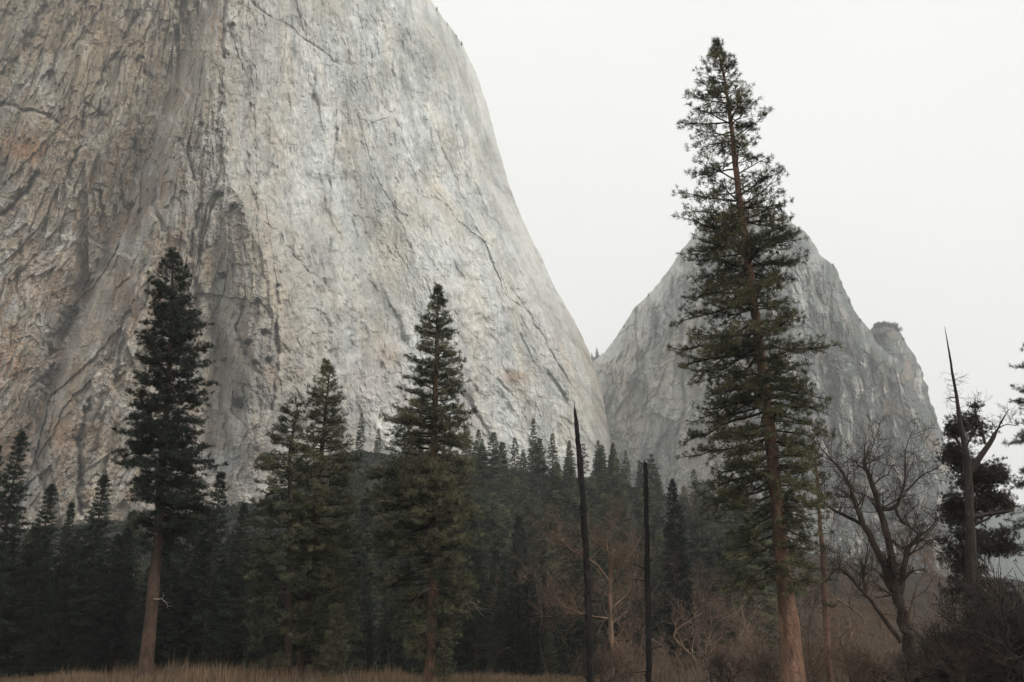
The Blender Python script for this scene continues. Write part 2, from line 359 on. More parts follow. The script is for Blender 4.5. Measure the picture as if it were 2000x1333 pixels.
def build_cliff():
    py = np.concatenate([np.linspace(-640, -70, 24), np.arange(-60, 1060, 1.9), np.linspace(1070, 1160, 8)])
    eg = edgeL(py)
    inner = np.concatenate([np.linspace(-1500, -60, 30), np.arange(-50, 1, 5)])
    NC = 640
    t = np.linspace(0, 1, NC)[1:]; t = 1-(1-t)**1.12
    PX = np.zeros((len(py), len(inner)+NC-1)); PY = np.repeat(py[:, None], PX.shape[1], 1)
    for r in range(len(py)):
        e = eg[r]; lo = min(0, e-600) if e < 100 else 0
        row = np.concatenate([inner + lo, lo + (e-lo)*t]); PX[r] = row
    Y, at_ = cliff_left(PX, PY)
    # back of the mountain: the sheet turns behind the rim and runs away
    bx, bY = [], []
    for k, (dx, dY) in enumerate(((14, 120), (45, 320), (140, 700), (400, 1100), (900, 1300))):
        bx.append(PX[:, -1:]-dx); bY.append(Y[:, -1:]+dY)
    PX = np.concatenate([PX]+bx, 1); Yf = np.concatenate([Y]+bY, 1); PY = np.repeat(py[:, None], PX.shape[1], 1)
    for k in at_: at_[k] = np.concatenate([at_[k]]+[at_[k][:, -1:]]*5, 1)
    X, Z = ray(PX, PY)
    # the back columns keep the height of the rim
    V = np.stack([X*Yf, Yf, CAM_H + Z*Yf], -1)
    nb = 5; V[:, -nb:, 2] = V[:, -nb-1:-nb, 2] - np.array([2, 8, 30, 90, 200])[None, :]
    me = mesh_np('cliff', V.reshape(-1, 3), grid_faces(*PX.shape), {k: v.ravel() for k, v in at_.items()}, smooth=False)
    tag(link_mesh('cliff', me, M_CLIFF), kind='structure')
build_cliff()

PEAK_L = [(392, 1462), (398, 1440), (415, 1400), (450, 1365), (490, 1330), (550, 1290), (580, 1262), (600, 1240), (640, 1215), (670, 1195), (690, 1180), (705, 1160), (760, 1120), (850, 1080), (1100, 1000)]
PEAK_R = [(392, 1466), (400, 1492), (415, 1515), (443, 1556), (455, 1575), (497, 1603), (522, 1631), (571, 1653), (606, 1667), (634, 1691), (652, 1704), (660, 1708), (674, 1722), (712, 1775), (747, 1795), (797, 1815), (842, 1834), (888, 1850), (1000, 1880), (1100, 1905)]
SHOULDER = [(634, 1712, 1736), (638, 1706, 1750), (649, 1702, 1758), (677, 1700, 1774), (712, 1702, 1794), (747, 1700, 1808), (797, 1698, 1822), (842, 1695, 1839), (888, 1690, 1854), (1000, 1680, 1885), (1100, 1670, 1912)]
def peak_depth(px, py, L, R, base):
    X, Zt = ray(px, py)
    ctr = 1478 + .10*(py-400)
    dl = np.clip((ctr-px)/300., 0, 2); dr = np.clip((px-ctr)/300., 0, 2)
    Y = base + 330*dl**1.2 + 150*dr**1.3
    k = np.interp(px, [1200, 1850], [-.12, .16])
    wx = px + 12*fbm(px/70, py/80, 211, 3); wy = py + 20*fbm(px/70, py/80, 213, 3)
    u = wx - k*(wy-600); v = wy
    D = 0
    for (a, b2, h, s) in ((60, 170, 24, 300), (26, 70, 13, 310), (15, 15, 6, 315), (10, 28, 7, 320), (5.0, 10, 4.5, 330)):
        p, f = plates(u/a, v/b2, s); D = D + h*p*.75
    D = D + 14*ridge(u/22, v/150, 232, 3) + 10*fbm(u/9, v/20, 233, 4, .7)
    q = np.maximum(np.clip(1-(R-px)/55., 0, 1), np.clip(1-(px-L)/45., 0, 1))
    Y = Y + D*.8 + 200*(1-np.sqrt(np.maximum(1-q*q, 0)))
    Y = Y/(1-.30*np.clip(Zt, 0, 1))
    pale = np.clip(np.interp(px, [1200, 1420, 1570, 1640], [.85, .8, .45, .0]) + .35*fbm(u/20, v/60, 240, 4), 0, 1)  # brighter lit left side and dark right flank put into the colour
    moss_shade = np.clip(fbm(u/18, v/40, 241, 5)*2.2 + np.interp(px, [1180, 1560, 1640], [-.3, -.2, .6]), 0, 1)*.85*np.interp(py, [450, 720, 900], [1, .8, .4])  # green lichen patches, plus the right flank's shade painted in
    stain_shade = .6*np.clip(fbm(u/10, v/70, 242, 4)*2.5-.3, 0, 1)
    vein = .7*np.clip(fbm(u/7, v/34, 243, 4)*4.2-.9, 0, 1)*np.interp(px, [1500, 1620], [.2, 1])*np.interp(py, [560, 720], [.2, 1])
    rust = .35*np.clip(fbm(u/16, v/30, 244, 4)*2.5-.4, 0, 1)*np.interp(py, [500, 700], [.2, 1])
    return Y, dict(stain_shade=stain_shade, vein=vein, rust=rust, moss_shade=moss_shade, pale=pale)
def build_peak(name, pys, Lf, Rf, base, NC):
    t = np.linspace(0, 1, NC); t = .5-.5*np.cos(np.pi*t)*(.35) - .5*(1-2*t)*.65
    t = (t-t[0])/(t[-1]-t[0])
    L = Lf(pys); R = Rf(pys)
    PX = L[:, None] + (R-L)[:, None]*t[None]; PY = np.repeat(pys[:, None], NC, 1)
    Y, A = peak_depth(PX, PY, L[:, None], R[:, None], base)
    X, Z = ray(PX, PY)
    V = np.stack([X*Y, Y, CAM_H+Z*Y], -1)
    # closed behind: rows pushed back and in
    lf = V[:, :1].copy(); rt = V[:, -1:].copy()
    mid = (V[:, :1]+V[:, -1:])/2
    def back(a, f, d):
        q = a*(1-f) + mid*f; q[..., 1] = a[..., 1] + d; q[..., 2] = a[..., 2]; return q
    V = np.concatenate([back(lf, 1., 900), back(lf, .25, 350), V, back(rt, .25, 350), back(rt, 1., 900)], 1)
    for k in A: A[k] = np.concatenate([A[k][:, :1]]*2+[A[k]]+[A[k][:, -1:]]*2, 1)
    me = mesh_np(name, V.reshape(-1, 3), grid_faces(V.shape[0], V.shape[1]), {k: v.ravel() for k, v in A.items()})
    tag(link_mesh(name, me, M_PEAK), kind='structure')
def jit(f, amp, s):
    return lambda y: lerp_pts(f, y) + amp*fbm(y/16., y*0+1.7, s, 4, .6)*np.clip((y-390)/25, 0.05, 1)
PL, PR = jit(PEAK_L, 4, 401), jit(PEAK_R, 5, 402)
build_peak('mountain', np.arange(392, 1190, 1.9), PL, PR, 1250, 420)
SHL = lambda y: np.interp(y, [s[0] for s in SHOULDER], [s[1] for s in SHOULDER])
SHR = lambda y: np.interp(y, [s[0] for s in SHOULDER], [s[2] for s in SHOULDER]) + 6*fbm(y/14., y*0+2.2, 405, 4, .6)
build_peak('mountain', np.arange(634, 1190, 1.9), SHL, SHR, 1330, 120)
# wooded saddle between the walls and a low far ridge at the right
def far_ridge(name, prof, Y, depth, mat):
    pxs = np.arange(prof[0][0], prof[-1][0]+1, 3.)
    top = lerp_pts(prof, pxs) + 2.5*fbm(pxs/9., pxs*0, 501, 4, .6)
    rows = []
    for k in range(14):
        f = k/13.
        X, Z = ray(pxs, top + f*260); Yk = Y - f*depth*.9 + 12*fbm(pxs/14., pxs*0+k*.8, 505, 3)
        rows.append(np.stack([X*Yk, Yk+0*X, CAM_H+Z*Yk], -1))
    X, Z = ray(pxs, top); rows.insert(0, np.stack([X*(Y+depth), Y+depth+0*X, CAM_H+Z*Y*.93+0*X], -1))
    V = np.stack(rows); z = np.zeros(V.shape[:2])
    me = mesh_np(name, V.reshape(-1, 3), grid_faces(*V.shape[:2]), dict(stain_shade=z.ravel(), vein=z.ravel(), rust=z.ravel(), moss_shade=(z+.75).ravel(), pale=z.ravel()))
    tag(link_mesh(name, me, mat), kind='structure')
far_ridge('hill', [(1080, 725), (1150, 700), (1166, 695), (1185, 697), (1215, 702), (1260, 720)], 2150, 300, M_PEAK)
far_ridge('hill', [(1820, 1040), (1880, 1010), (1940, 998), (2000, 985), (2100, 960), (2400, 900), (2900, 850)], 2600, 700, M_PEAK)

# ------------------------------------------------------------------ plant building blocks
def unit(v): return v/np.maximum(np.linalg.norm(v, axis=-1, keepdims=True), 1e-9)
def tufts(C, A, rng, n=14, ln=.28, w=.03, spread=.9, flat=1.0):
    """needle bursts: thin triangles at centres C with axes A -> verts, faces, v"""
    k = len(C); 
    d = unit(A[:, None, :]*(1/spread) + rng.normal(size=(k, n, 3))*np.array([1, 1, flat]))
    L = ln*rng.uniform(.6, 1.15, (k, n, 1))
    side = unit(np.cross(d, rng.normal(size=(k, n, 3))))*w/2
    base = C[:, None, :] + rng.normal(size=(k, n, 3))*ln*.16
    V = np.stack([base-side, base+side, base+d*L], 2).reshape(-1, 3)
    F = np.arange(len(V)).reshape(-1, 3)
    q = C/(ln*3.2); cl = vn(q[:, 0]+q[:, 2]*.4, q[:, 1]-q[:, 2]*.9, 7)*.65 + vn((q[:, 0]-q[:, 2]*.3)*2.1, (q[:, 1]+q[:, 2])*2.1, 8)*.35
    tv = np.clip((cl[:, None, None]-.47)*1.9+.42 + rng.normal(0, .14, (k, 1, 1)) + rng.normal(0, .13, (k, n, 1)), 0, 1)
    return V, F, np.repeat(tv, 3, 2).reshape(-1)
def leaf_cards(C, rng, s=.12):
    k = len(C); a = unit(rng.normal(size=(k, 3))); b2 = unit(np.cross(a, rng.normal(size=(k, 3))))
    sz = s*rng.uniform(.6, 1.3, (k, 1))
    V = np.stack([C-a*sz, C+b2*sz*.55, C+a*sz, C-b2*sz*.55], 1).reshape(-1, 3)
    return V, np.arange(len(V)).reshape(-1, 4), np.repeat(np.clip(rng.normal(.45, .25, k), 0, 1), 4)
class Tubes:
    def __init__(s): s.V = []; s.F = []; s.n = 0; s.main = 0
    def add(s, P, R, k=5, rough=0, rng=None):
        P = np.asarray(P, float); R = np.asarray(R, float)
        T = np.gradient(P, axis=0); T = unit(T)
        ref = np.array([0, 0, 1.]) if abs(T[0, 2]) < .9 else np.array([1., 0, 0])
        N = unit(np.cross(T, ref)); B = np.cross(T, N)
        a = np.linspace(0, 2*math.pi, k, endpoint=False)
        rr = R[:, None]*np.ones((1, k))
        if rough: rr = rr*(1 + rough*rng.normal(size=rr.shape))
        ring = P[:, None, :] + rr[..., None]*(np.cos(a)[None, :, None]*N[:, None, :] + np.sin(a)[None, :, None]*B[:, None, :])
        m = len(P); i = s.n + np.arange(m*k).reshape(m, k); j = np.roll(i, -1, 1)
        s.V.append(ring.reshape(-1, 3)); s.F.append(np.stack([i[:-1], j[:-1], j[1:], i[1:]], -1).reshape(-1, 4)); s.n += m*k
        # end cap by collapsing an extra ring
        tip = np.repeat((P[-1]+T[-1]*R[-1]*.6)[None], k, 0)
        s.V.append(tip); t2 = s.n + np.arange(k); s.n += k
        s.F.append(np.stack([i[-1], j[-1], np.roll(t2, -1), t2], -1))
    def mark(s): s.main = sum(len(f) for f in s.F)          # faces so far are the stem itself
    def mesh(s, name, smooth=True):
        me = mesh_np(name, np.concatenate(s.V), np.concatenate(s.F), smooth=smooth)
        if s.main:
            ix = np.ones(len(me.polygons), dtype=np.int32); ix[:s.main] = 0; me.polygons.foreach_set('material_index', ix)
        return me
def spline(P, n):
    """resample a polyline smoothly"""
    P = np.asarray(P, float)
    if len(P) < 3: t = np.linspace(0, 1, n)[:, None]; return P[0]*(1-t)+P[-1]*t
    Q = np.vstack([2*P[0]-P[1], P, 2*P[-1]-P[-2]]); out = []
    for t in np.linspace(0, len(P)-1-1e-6, n):
        i = int(t); f = t-i; p0, p1, p2, p3 = Q[i:i+4]
        out.append(.5*((2*p1)+(-p0+p2)*f+(2*p0-5*p1+4*p2-p3)*f*f+(-p0+3*p1-3*p2+p3)*f**3))
    return np.array(out)

def grow_branch(tb, a, h, dz, sag, r0, rng, C, A, tw=2.2, start=.3, tuft_gap=.34, twig=1.0, fine=True, segs=7, side_droop=0., sub=1):
    """one bough from point a: horizontal vector h, tip rise dz; fills tube mesh tb and tuft lists"""
    L = math.hypot(h[0], h[1]); L = max(L, .15)
    t = np.linspace(0, 1, segs)[:, None]
    wob = rng.normal(size=(segs, 3))*.03*L*t
    ctl = np.array([h[0]*.5, h[1]*.5, dz*.35-sag]); tip = np.array([h[0], h[1], dz])
    P = a + 2*(1-t)*t*ctl + t*t*tip + wob
    tb.add(P, r0*(1-.85*t[:, 0]), 5 if r0 > .03 else 4)
    if sub and L > 1.5:
        for i in range(int(L*.75)+1):
            j = int(rng.integers(1, segs-2)); th = rng.choice([-1, 1])*rng.uniform(.35, 1.1); l2 = L*rng.uniform(.28, .5)*(1-.5*j/segs)
            c2, s2 = math.cos(th), math.sin(th); h2 = np.array([h[0]*c2-h[1]*s2, h[0]*s2+h[1]*c2])/L*l2
            grow_branch(tb, P[j], h2, l2*rng.uniform(-.25, .45)+dz*.3*l2/L, sag*.3, r0*.5, rng, C, A, tw, .2, tuft_gap, twig*.85, fine, max(4, segs-2), side_droop, 0)
    hx = np.array([h[0], h[1], 0])/L; lat = np.array([-hx[1], hx[0], 0])
    n = max(2, int(L*tw))
    for i in range(n):
        s = start + (1-start)*(i+rng.uniform(0, 1))/n
        fi = s*(segs-1); i0 = min(int(fi), segs-2); p = P[i0]*(1-(fi-i0)) + P[i0+1]*(fi-i0)
        tg = unit(P[i0+1]-P[i0])
        for sg in (-1, 1):
            if rng.random() < .16: continue
            l2 = twig*(.28 + .34*L*(1-s)**.7*rng.uniform(.5, 1.)); l2 = min(l2, 1.9*twig)
            d = unit(tg*rng.uniform(.5, .9) + lat*sg*rng.uniform(.5, 1.) + np.array([0, 0, rng.uniform(-.3, .55)-side_droop]))
            e = p + d*l2 + np.array([0, 0, .12*l2])
            if fine: tb.add(np.array([p, p+d*l2*.5, e]), [r0*.22, r0*.14, r0*.07], 3)
            m = max(1, int(l2/tuft_gap))
            f = (np.arange(m)+rng.uniform(.4, 1.0, m))/m
            C.append(p+(e-p)*f[:, None]+rng.normal(size=(m, 3))*.07); A.append(np.repeat(d[None], m, 0)+np.array([0, 0, .35]))
    C.append(P[-2:]); A.append(np.repeat(tg[None], 2, 0)+np.array([0, 0, .3]))

def finish_tree(root, tb, C, A, rng, bark, needles, crown='crown', **kw):
    link_mesh('trunk', tb.mesh('trunk'), bark, root).data.materials.append(M_LIMB)
    C = np.concatenate(C); A = unit(np.concatenate(A))
    V, F, v = tufts(C, A, rng, **kw)
    link_mesh(crown, mesh_np(crown, V, F, {'v': v}), needles, root)

def pine(label, cat, Y, trunk, prof, seed, whorl=.72, per=4.2, lowang=-14, topang=30, bark=None, needles=None, group=None,
         name='ponderosa_pine', gap_top=0, start=.3, tw=2.2, tuft=dict(), skip=.1, tuft_gap=.34, depthmul=1., dens=None, rbr=1.0, qr=(.5, 1.12), clump=(.2, 1.5)):
    """a pine seen at known place: trunk [(px,py,r_px)] top last, prof [(py,xl,xr)]"""
    rng = np.random.default_rng(seed)
    m1 = Y/FPX*1.0
    T3 = [at(p[0], p[1], Y) for p in trunk]; R3 = [p[2]*m1*np.interp(p[1], [0, 900, 1300], [1.0, .9, .78]) for p in trunk]
    X0, _ = ray(trunk[0][0]-(trunk[1][0]-trunk[0][0])*.1, trunk[0][1]); gx = float(X0)*Y; gz = Tz(gx, Y)
    base = np.array([T3[0][0]-(T3[1][0]-T3[0][0])/(max(T3[1][2]-T3[0][2], .1))*(T3[0][2]-gz), Y, gz-.3])
    if T3[0][2] > gz+.3: T3 = [base]+T3; R3 = [R3[0]*1.12]+R3
    T3 = np.array(T3); T3[:, 0] -= 0
    root = empty(name, tuple(T3[0])); o = T3[0].copy(); Tl = T3-o
    tag(root, label, cat, group)
    zz = Tl[:, 2]
    n = 46; zs = np.linspace(0, zz[-1], n)
    P = np.stack([np.interp(zs, zz, Tl[:, 0]), np.interp(zs, zz, Tl[:, 1]), zs], -1)
    k5 = np.ones(5)/5; 
    for c_ in (0, 1):
        q = np.convolve(np.pad(P[:, c_], 2, mode='edge'), k5, 'valid'); P[:, c_] = q
    P[:, 0] += .05*np.cumsum(rng.normal(size=n))*.5; P[-1, 0] = Tl[-1, 0]
    Rr = np.interp(zs, zz, R3); Rr[0] *= 1.12; Rr[1] *= 1.03
    tb = Tubes(); tb.add(P, Rr, 14, .045, rng); tb.mark()
    pys = [p[0] for p in prof]
    def z_of(py): return CAM_H + float(ray(1000, py)[1])*Y - o[2]
    ztop = z_of(pys[0]); zbot = z_of(pys[-1])
    pz = np.array([z_of(p[0]) for p in prof])[::-1]
    def xw(px, py): return float(ray(px, py)[0])*Y - o[0]
    xl = np.array([xw(p[1], p[0]) for p in prof])[::-1]; xr = np.array([xw(p[2], p[0]) for p in prof])[::-1]
    C, A = [], []; z = ztop-.15; az = rng.uniform(0, 6)
    while z > zbot:
        f = (ztop-z)/(ztop-zbot)
        kk = int(per + rng.uniform(-.5, 1.5)); 
        dn = 1. if dens is None else float(np.interp(f, [q[0] for q in dens], [q[1] for q in dens]))
        for i in range(kk):
            phi = az + i*2*math.pi/kk + rng.uniform(-.35, .35)
            if rng.random() < skip or rng.random() > dn*(clump[0]+clump[1]*float(vn(z/1.7, math.cos(phi)*1.3+seed, seed))): continue
            zb = z + rng.uniform(-.5, .5)*whorl
            ang = math.radians(np.interp(f, [0, .25, .6, 1], [topang, topang*.45, lowang*.5, lowang]) + rng.uniform(-11, 11))
            cx, sx = math.cos(phi), math.sin(phi)
            tx = np.interp(zb, zs, P[:, 0]); ty = np.interp(zb, zs, P[:, 1])
            zt = zb
            for _ in range(2):
                e = (np.interp(zt, pz, xr)-tx) if cx > 0 else (tx-np.interp(zt, pz, xl))
                mean = (np.interp(zt, pz, xr)-np.interp(zt, pz, xl))*.5*depthmul
                e = max(e-.2, .12); mean = max(mean-.2, .12); q = rng.uniform(*qr)**.6 if _ == 0 else q
                hh = np.array([cx*e, sx*mean])*q; L = math.hypot(*hh); dz = L*math.tan(ang); zt = min(zb+dz, ztop)
            rad = min(.03+.012*L, np.interp(zb, zs, Rr)*.5)*rbr
            grow_branch(tb, np.array([tx, ty, zb]), hh, dz, .05*L if f > .3 else -.02*L, rad, rng, C, A, tw=tw, start=start if L > 1.2 else .1, tuft_gap=tuft_gap)
        z -= whorl*np.interp(f, [0, .15, 1], [.55, .85, 1.1]); az += 1.1
    C.append(np.array([[P[-1, 0], P[-1, 1], P[-1, 2]+.1*i] for i in range(3)])); A.append(np.array([[0, 0, 1.]]*3))
    kw = dict(n=15, ln=.32, w=.040, spread=1.3); kw.update(tuft)
    finish_tree(root, tb, C, A, rng, bark or M_BARK, needles or M_NEEDLE, **kw)
    return root, o, (zs, P, Rr)
def dead_limb(root, o, Y, pts, r0, rng, mat=None, name='dead_branch'):
    """a pale bare limb through photo pixels at the tree's depth, with side twigs"""
    tb = Tubes(); P = spline(np.array([at(a, b2, Y - .5) - o for a, b2 in pts]), 12)
    P[1:] += rng.normal(size=P[1:].shape)*.05
    tb.add(P, np.linspace(r0, r0*.25, 12), 6, .08, rng)
    for k in range(5):
        i = rng.integers(4, 11); d = unit(rng.normal(size=3)+unit(P[-1]-P[0])*1.0); L = rng.uniform(.4, 1.1)
        tb.add(np.array([P[i], P[i]+d*L*.5, P[i]+d*L+rng.normal(size=3)*.08]), [r0*.4, r0*.28, r0*.12], 4)
    link_mesh(name, tb.mesh(name), mat or M_DEAD, root)

# ------------------------------------------------------------------ the large pines in front
rngg = np.random.default_rng(5)
hero, ho, _ = pine('tallest pine, leaning left, orange bark, its top against the sky above the far peak', 'pine tree', 62,
    [(1548,1333,28),(1541,1230,23),(1525,1080,16),(1512,950,13.5),(1503,850,12.5),(1482,680,10.5),(1465,520,9),(1447,390,7.5),(1436,300,6),(1425,200,4),(1412,130,2.2),(1400,84,.7)],
    [(82,1398,1402),(100,1378,1412),(130,1352,1432),(170,1340,1455),(205,1328,1492),(250,1325,1505),(300,1332,1502),(345,1330,1512),(362,1332,1508),(376,1328,1530),(388,1330,1572),(402,1332,1530),(432,1330,1555),
     (470,1322,1545),(520,1312,1582),(560,1338,1575),(600,1330,1560),(640,1308,1562),(672,1330,1600),(690,1303,1636),(722,1303,1612),(780,1335,1617),(850,1332,1612),(900,1342,1592),(940,1355,1612),(1000,1345,1605),(1050,1368,1592),(1100,1368,1610),(1150,1400,1600)],
    11, qr=(.55, 1.26), clump=(.3, 1.5), whorl=.62, per=5.8, lowang=-20, topang=26, dens=[(0,1),(.07,1),(.12,.66),(.2,.46),(.3,.5),(.36,.95),(.9,1),(1,.8)], tw=2.2)
dead_limb(hero, ho, 62, [(1432,925),(1405,975),(1398,1000)], .10, rngg, M_BARK_D)
left, lo_, _ = pine('dark bushy pine with a blunt double top before the brown rock at left', 'pine tree', 92,
    [(284,1333,18),(299,1180,13.5),(308,1050,10),(317,900,7.5),(328,780,6),(335,650,4.5),(337,560,3),(338,497,.8)],
    [(495,325,350),(505,314,362),(540,292,380),(580,288,385),(600,284,402),(640,280,408),(680,262,412),(730,268,418),(780,236,402),(830,222,425),(870,238,420),(900,225,430),(950,226,442),(1000,246,436),(1040,258,425),(1080,280,380)],
    22, qr=(.5, 1.22), clump=(.28, 1.45), whorl=.68, per=5.8, lowang=-12, topang=38, bark=M_BARK_R, needles=M_NEEDLE_D, tw=2.2, tuft=dict(n=15, ln=.40, w=.055), skip=.07, start=.25)
dead_limb(left, lo_, 92, [(308,1045),(293,1040),(291,1055),(300,1065)], .14, rngg)
dead_limb(left, lo_, 92, [(300,1170),(318,1172),(330,1190)], .08, rngg)
centre, co, _ = pine('tall conical pine with reddish trunk in the middle, against the pale wall', 'pine tree', 84,
    [(838,1333,13.5),(845,1150,12),(848,950,9.5),(850,800,7),(853,680,5),(855,562,.8)],
    [(562,853,858),(580,842,868),(620,824,884),(650,808,892),(668,826,884),(700,796,906),(715,812,898),(760,780,912),(785,798,900),(800,755,925),(850,744,926),(872,770,915),(900,735,932),(950,716,936),(1000,708,932),(1060,716,942),(1110,740,930),(1150,735,940),(1200,755,925),(1260,775,905),(1300,800,880)],
    33, needles=M_NEEDLE_O, whorl=.6, per=6.2, lowang=-16, topang=28, tuft=dict(n=14, ln=.34, w=.043), dens=[(0,1),(.5,.95),(.8,.72),(1,.5)], qr=(.85, 1.4), clump=(.65, 1.2))
for pts, r in (([(848,1150),(880,1150),(905,1165),(915,1190)],.09), ([(850,1085),(885,1088),(910,1095)],.05), ([(842,1150),(820,1160),(800,1195)],.07),
               ([(850,1040),(835,1015),(838,990)],.05), ([(848,1255),(868,1240),(878,1250)],.04), ([(900,1165),(925,1180),(938,1200)],.05)):
    dead_limb(centre, co, 84, pts, r, rngg)
pairA, ao, _ = pine('thin straight pine, the shorter of the two crossing pines left of the conical pine', 'pine tree', 88,
    [(561,1333,9.5),(562,1180,8.5),(566,1000,6),(562,880,4),(577,800,1.6),(577,782,.5)],
    [(795,546,574),(840,528,590),(900,502,606),(950,492,612),(1000,482,620),(1100,472,622),(1200,476,614),(1290,495,600)],
    44, dens=[(0,1),(.6,1),(.8,.75),(1,.6)], qr=(.85, 1.4), clump=(.6, 1.2), whorl=.68, per=6, lowang=-14, topang=24, bark=M_BARK_D, needles=M_NEEDLE_O, tuft=dict(n=13, ln=.36, w=.046), tw=2.0)
pairB, bo, _ = pine('slender pine with leaning trunk, the taller of two crossing pines left of the conical pine', 'pine tree', 90,
    [(584,1333,11),(600,1170,9),(615,1000,7),(628,860,4.6),(637,712,.8)],
    [(708,632,642),(730,618,652),(760,604,666),(800,596,672),(850,582,688),(900,580,698),(950,565,704),(1050,560,712),(1150,560,706),(1230,575,698),(1300,590,690)],
    55, dens=[(0,1),(.6,1),(.8,.75),(1,.6)], qr=(.85, 1.4), clump=(.6, 1.2), whorl=.66, per=6.2, lowang=-16, topang=26, bark=M_BARK_R, needles=M_NEEDLE_O, tuft=dict(n=13, ln=.36, w=.046), tw=2.1)
dead_limb(pairB, bo, 90, [(590,1150),(575,1158),(560,1162)], .06, rngg)
dead_limb(pairB, bo, 90, [(583,1210),(560,1222),(548,1238)], .06, rngg)
pine('slim pine with straight pinkish trunk right behind the tallest pine', 'pine tree', 84,
    [(1622,1333,8.5),(1612,1180,7),(1604,1050,5),(1596,920,2.5),(1590,860,.6)],
    [(860,1584,1596),(920,1570,1612),(980,1560,1640),(1060,1566,1640),(1150,1578,1640),(1190,1590,1630)],
    66, whorl=1.0, per=3.6, lowang=-18, tuft=dict(n=12, ln=.34, w=.045), dens=[(0,.9),(1,.6)])
pine('bluish drooping conifer cut off by the right edge of the view', 'conifer', 105,
    [(2085,1333,16),(2070,1000,12),(2055,760,6),(2040,600,.8)],
    [(600,2030,2048),(660,1992,2080),(720,1976,2100),(800,1968,2110),(900,1974,2120),(1000,1972,2130),(1100,1984,2140)],
    77, whorl=1.25, per=5, lowang=-22, topang=10, bark=M_BARK_D, needles=M_FIR, tuft=dict(n=14, ln=.42, w=.05), tw=2.0)

# ------------------------------------------------------------------ burnt snags
def snag(label, Y, pts, seed, stubs=14, name='burnt_snag', mat=None, rough=.10, twigs=0, cat='dead trunk'):
    rng = np.random.default_rng(seed); m1 = Y/FPX
    P = np.array([at(a, b2, Y) for a, b2, r in pts]); R = np.array([r*m1 for *_, r in pts])
    d = (P[1]-P[0])/(P[1, 2]-P[0, 2]); g = P[0]-d*(P[0, 2]-Tz(P[0, 0], Y)+.3); P = np.vstack([g, P]); R = np.concatenate([[R[0]*1.15], R])
    o = P[0].copy(); root = empty(name, tuple(o)); tag(root, label, cat)
    n = 60; zs = np.linspace(0, P[-1, 2]-o[2], n); Q = np.stack([np.interp(zs, P[:, 2]-o[2], P[:, c_]-o[c_]) for c_ in (0, 1)]+[zs], -1)
    Q[:, 0] += .04*fbm(zs/1.3, zs*0, seed); RR = np.interp(zs, P[:, 2]-o[2], R)
    tb = Tubes(); tb.add(Q, RR*(1+.10*fbm(zs/.5, zs*0, seed+3)), 11, rough, rng)
    # splintered tip
    for k in range(3):
        a = Q[-1]+rng.normal(size=3)*RR[-1]*.5; tb.add(np.array([a-[0, 0, .4], a, a+[rng.normal()*.05, 0, rng.uniform(.15, .5)]]), [RR[-1]*.5, RR[-1]*.35, .01], 4)
    link_mesh('trunk', tb.mesh('trunk', False), mat or M_BURNT, root)
    for k in range(stubs):
        i = rng.integers(4, n-2); ph = rng.uniform(0, 6.3); L = rng.uniform(.12, .45) if k % 4 else rng.uniform(.6, 1.1); ts = Tubes()
        e = np.array([math.cos(ph), math.sin(ph), rng.uniform(-.2, .6)]); a = Q[i]+e*RR[i]*.6
        ts.add(np.array([a, a+e*(RR[i]*.4+L*.5), a+e*(RR[i]*.4+L)]), [.05, .035, .015], 5)
        link_mesh('branch_stub', ts.mesh('branch_stub'), mat or M_BURNT, root)
    return root, o, Q, RR, zs
snag('taller charred bare trunk leaning left, its jagged tip before the pale wall', 58,
     [(1153,1333,6.6),(1148,1150,6.6),(1143,1050,6.2),(1136,950,6),(1130,870,5.4),(1124,815,3.6),(1122,800,2.2)], 3, 12)
snag('shorter charred bare trunk with a blunt top, left of the tallest pine', 64,
     [(1267,1333,5.6),(1266,1200,5.6),(1264,1100,5.2),(1263,1000,4.6),(1261,930,4.2),(1261,905,3.8)], 4, 10)

# ------------------------------------------------------------------ bare broadleaf trees
def ramify(tb, p, d, L, r, depth, rng, gnarl=.35, k=5, up=.12, kids=(2, 4), minr=.010):
    n = 5; P = [p]; q = p.copy(); dd = d.copy()
    for i in range(n-1):
        dd = unit(dd + rng.normal(size=3)*gnarl*.35 + np.array([0, 0, up*.5])); q = q + dd*L/(n-1); P.append(q.copy())
    P = np.array(P); tb.add(P, np.maximum(np.linspace(r, r*.45, n), minr*.8), k if depth > 1 else 3)
    if depth == 0: return
    for i in range(rng.integers(kids[0], kids[1]+1)):
        s = rng.uniform(.3, 1.); j = min(int(s*(n-1)), n-2); a = P[j]+(P[j+1]-P[j])*(s*(n-1)-j)
        nd = unit(unit(P[j+1]-P[j])*.8 + unit(rng.normal(size=3))*.85)
        ramify(tb, a, nd, L*rng.uniform(.5, .8), max(r*.5, minr), depth-1, rng, gnarl, k, up, kids, minr)
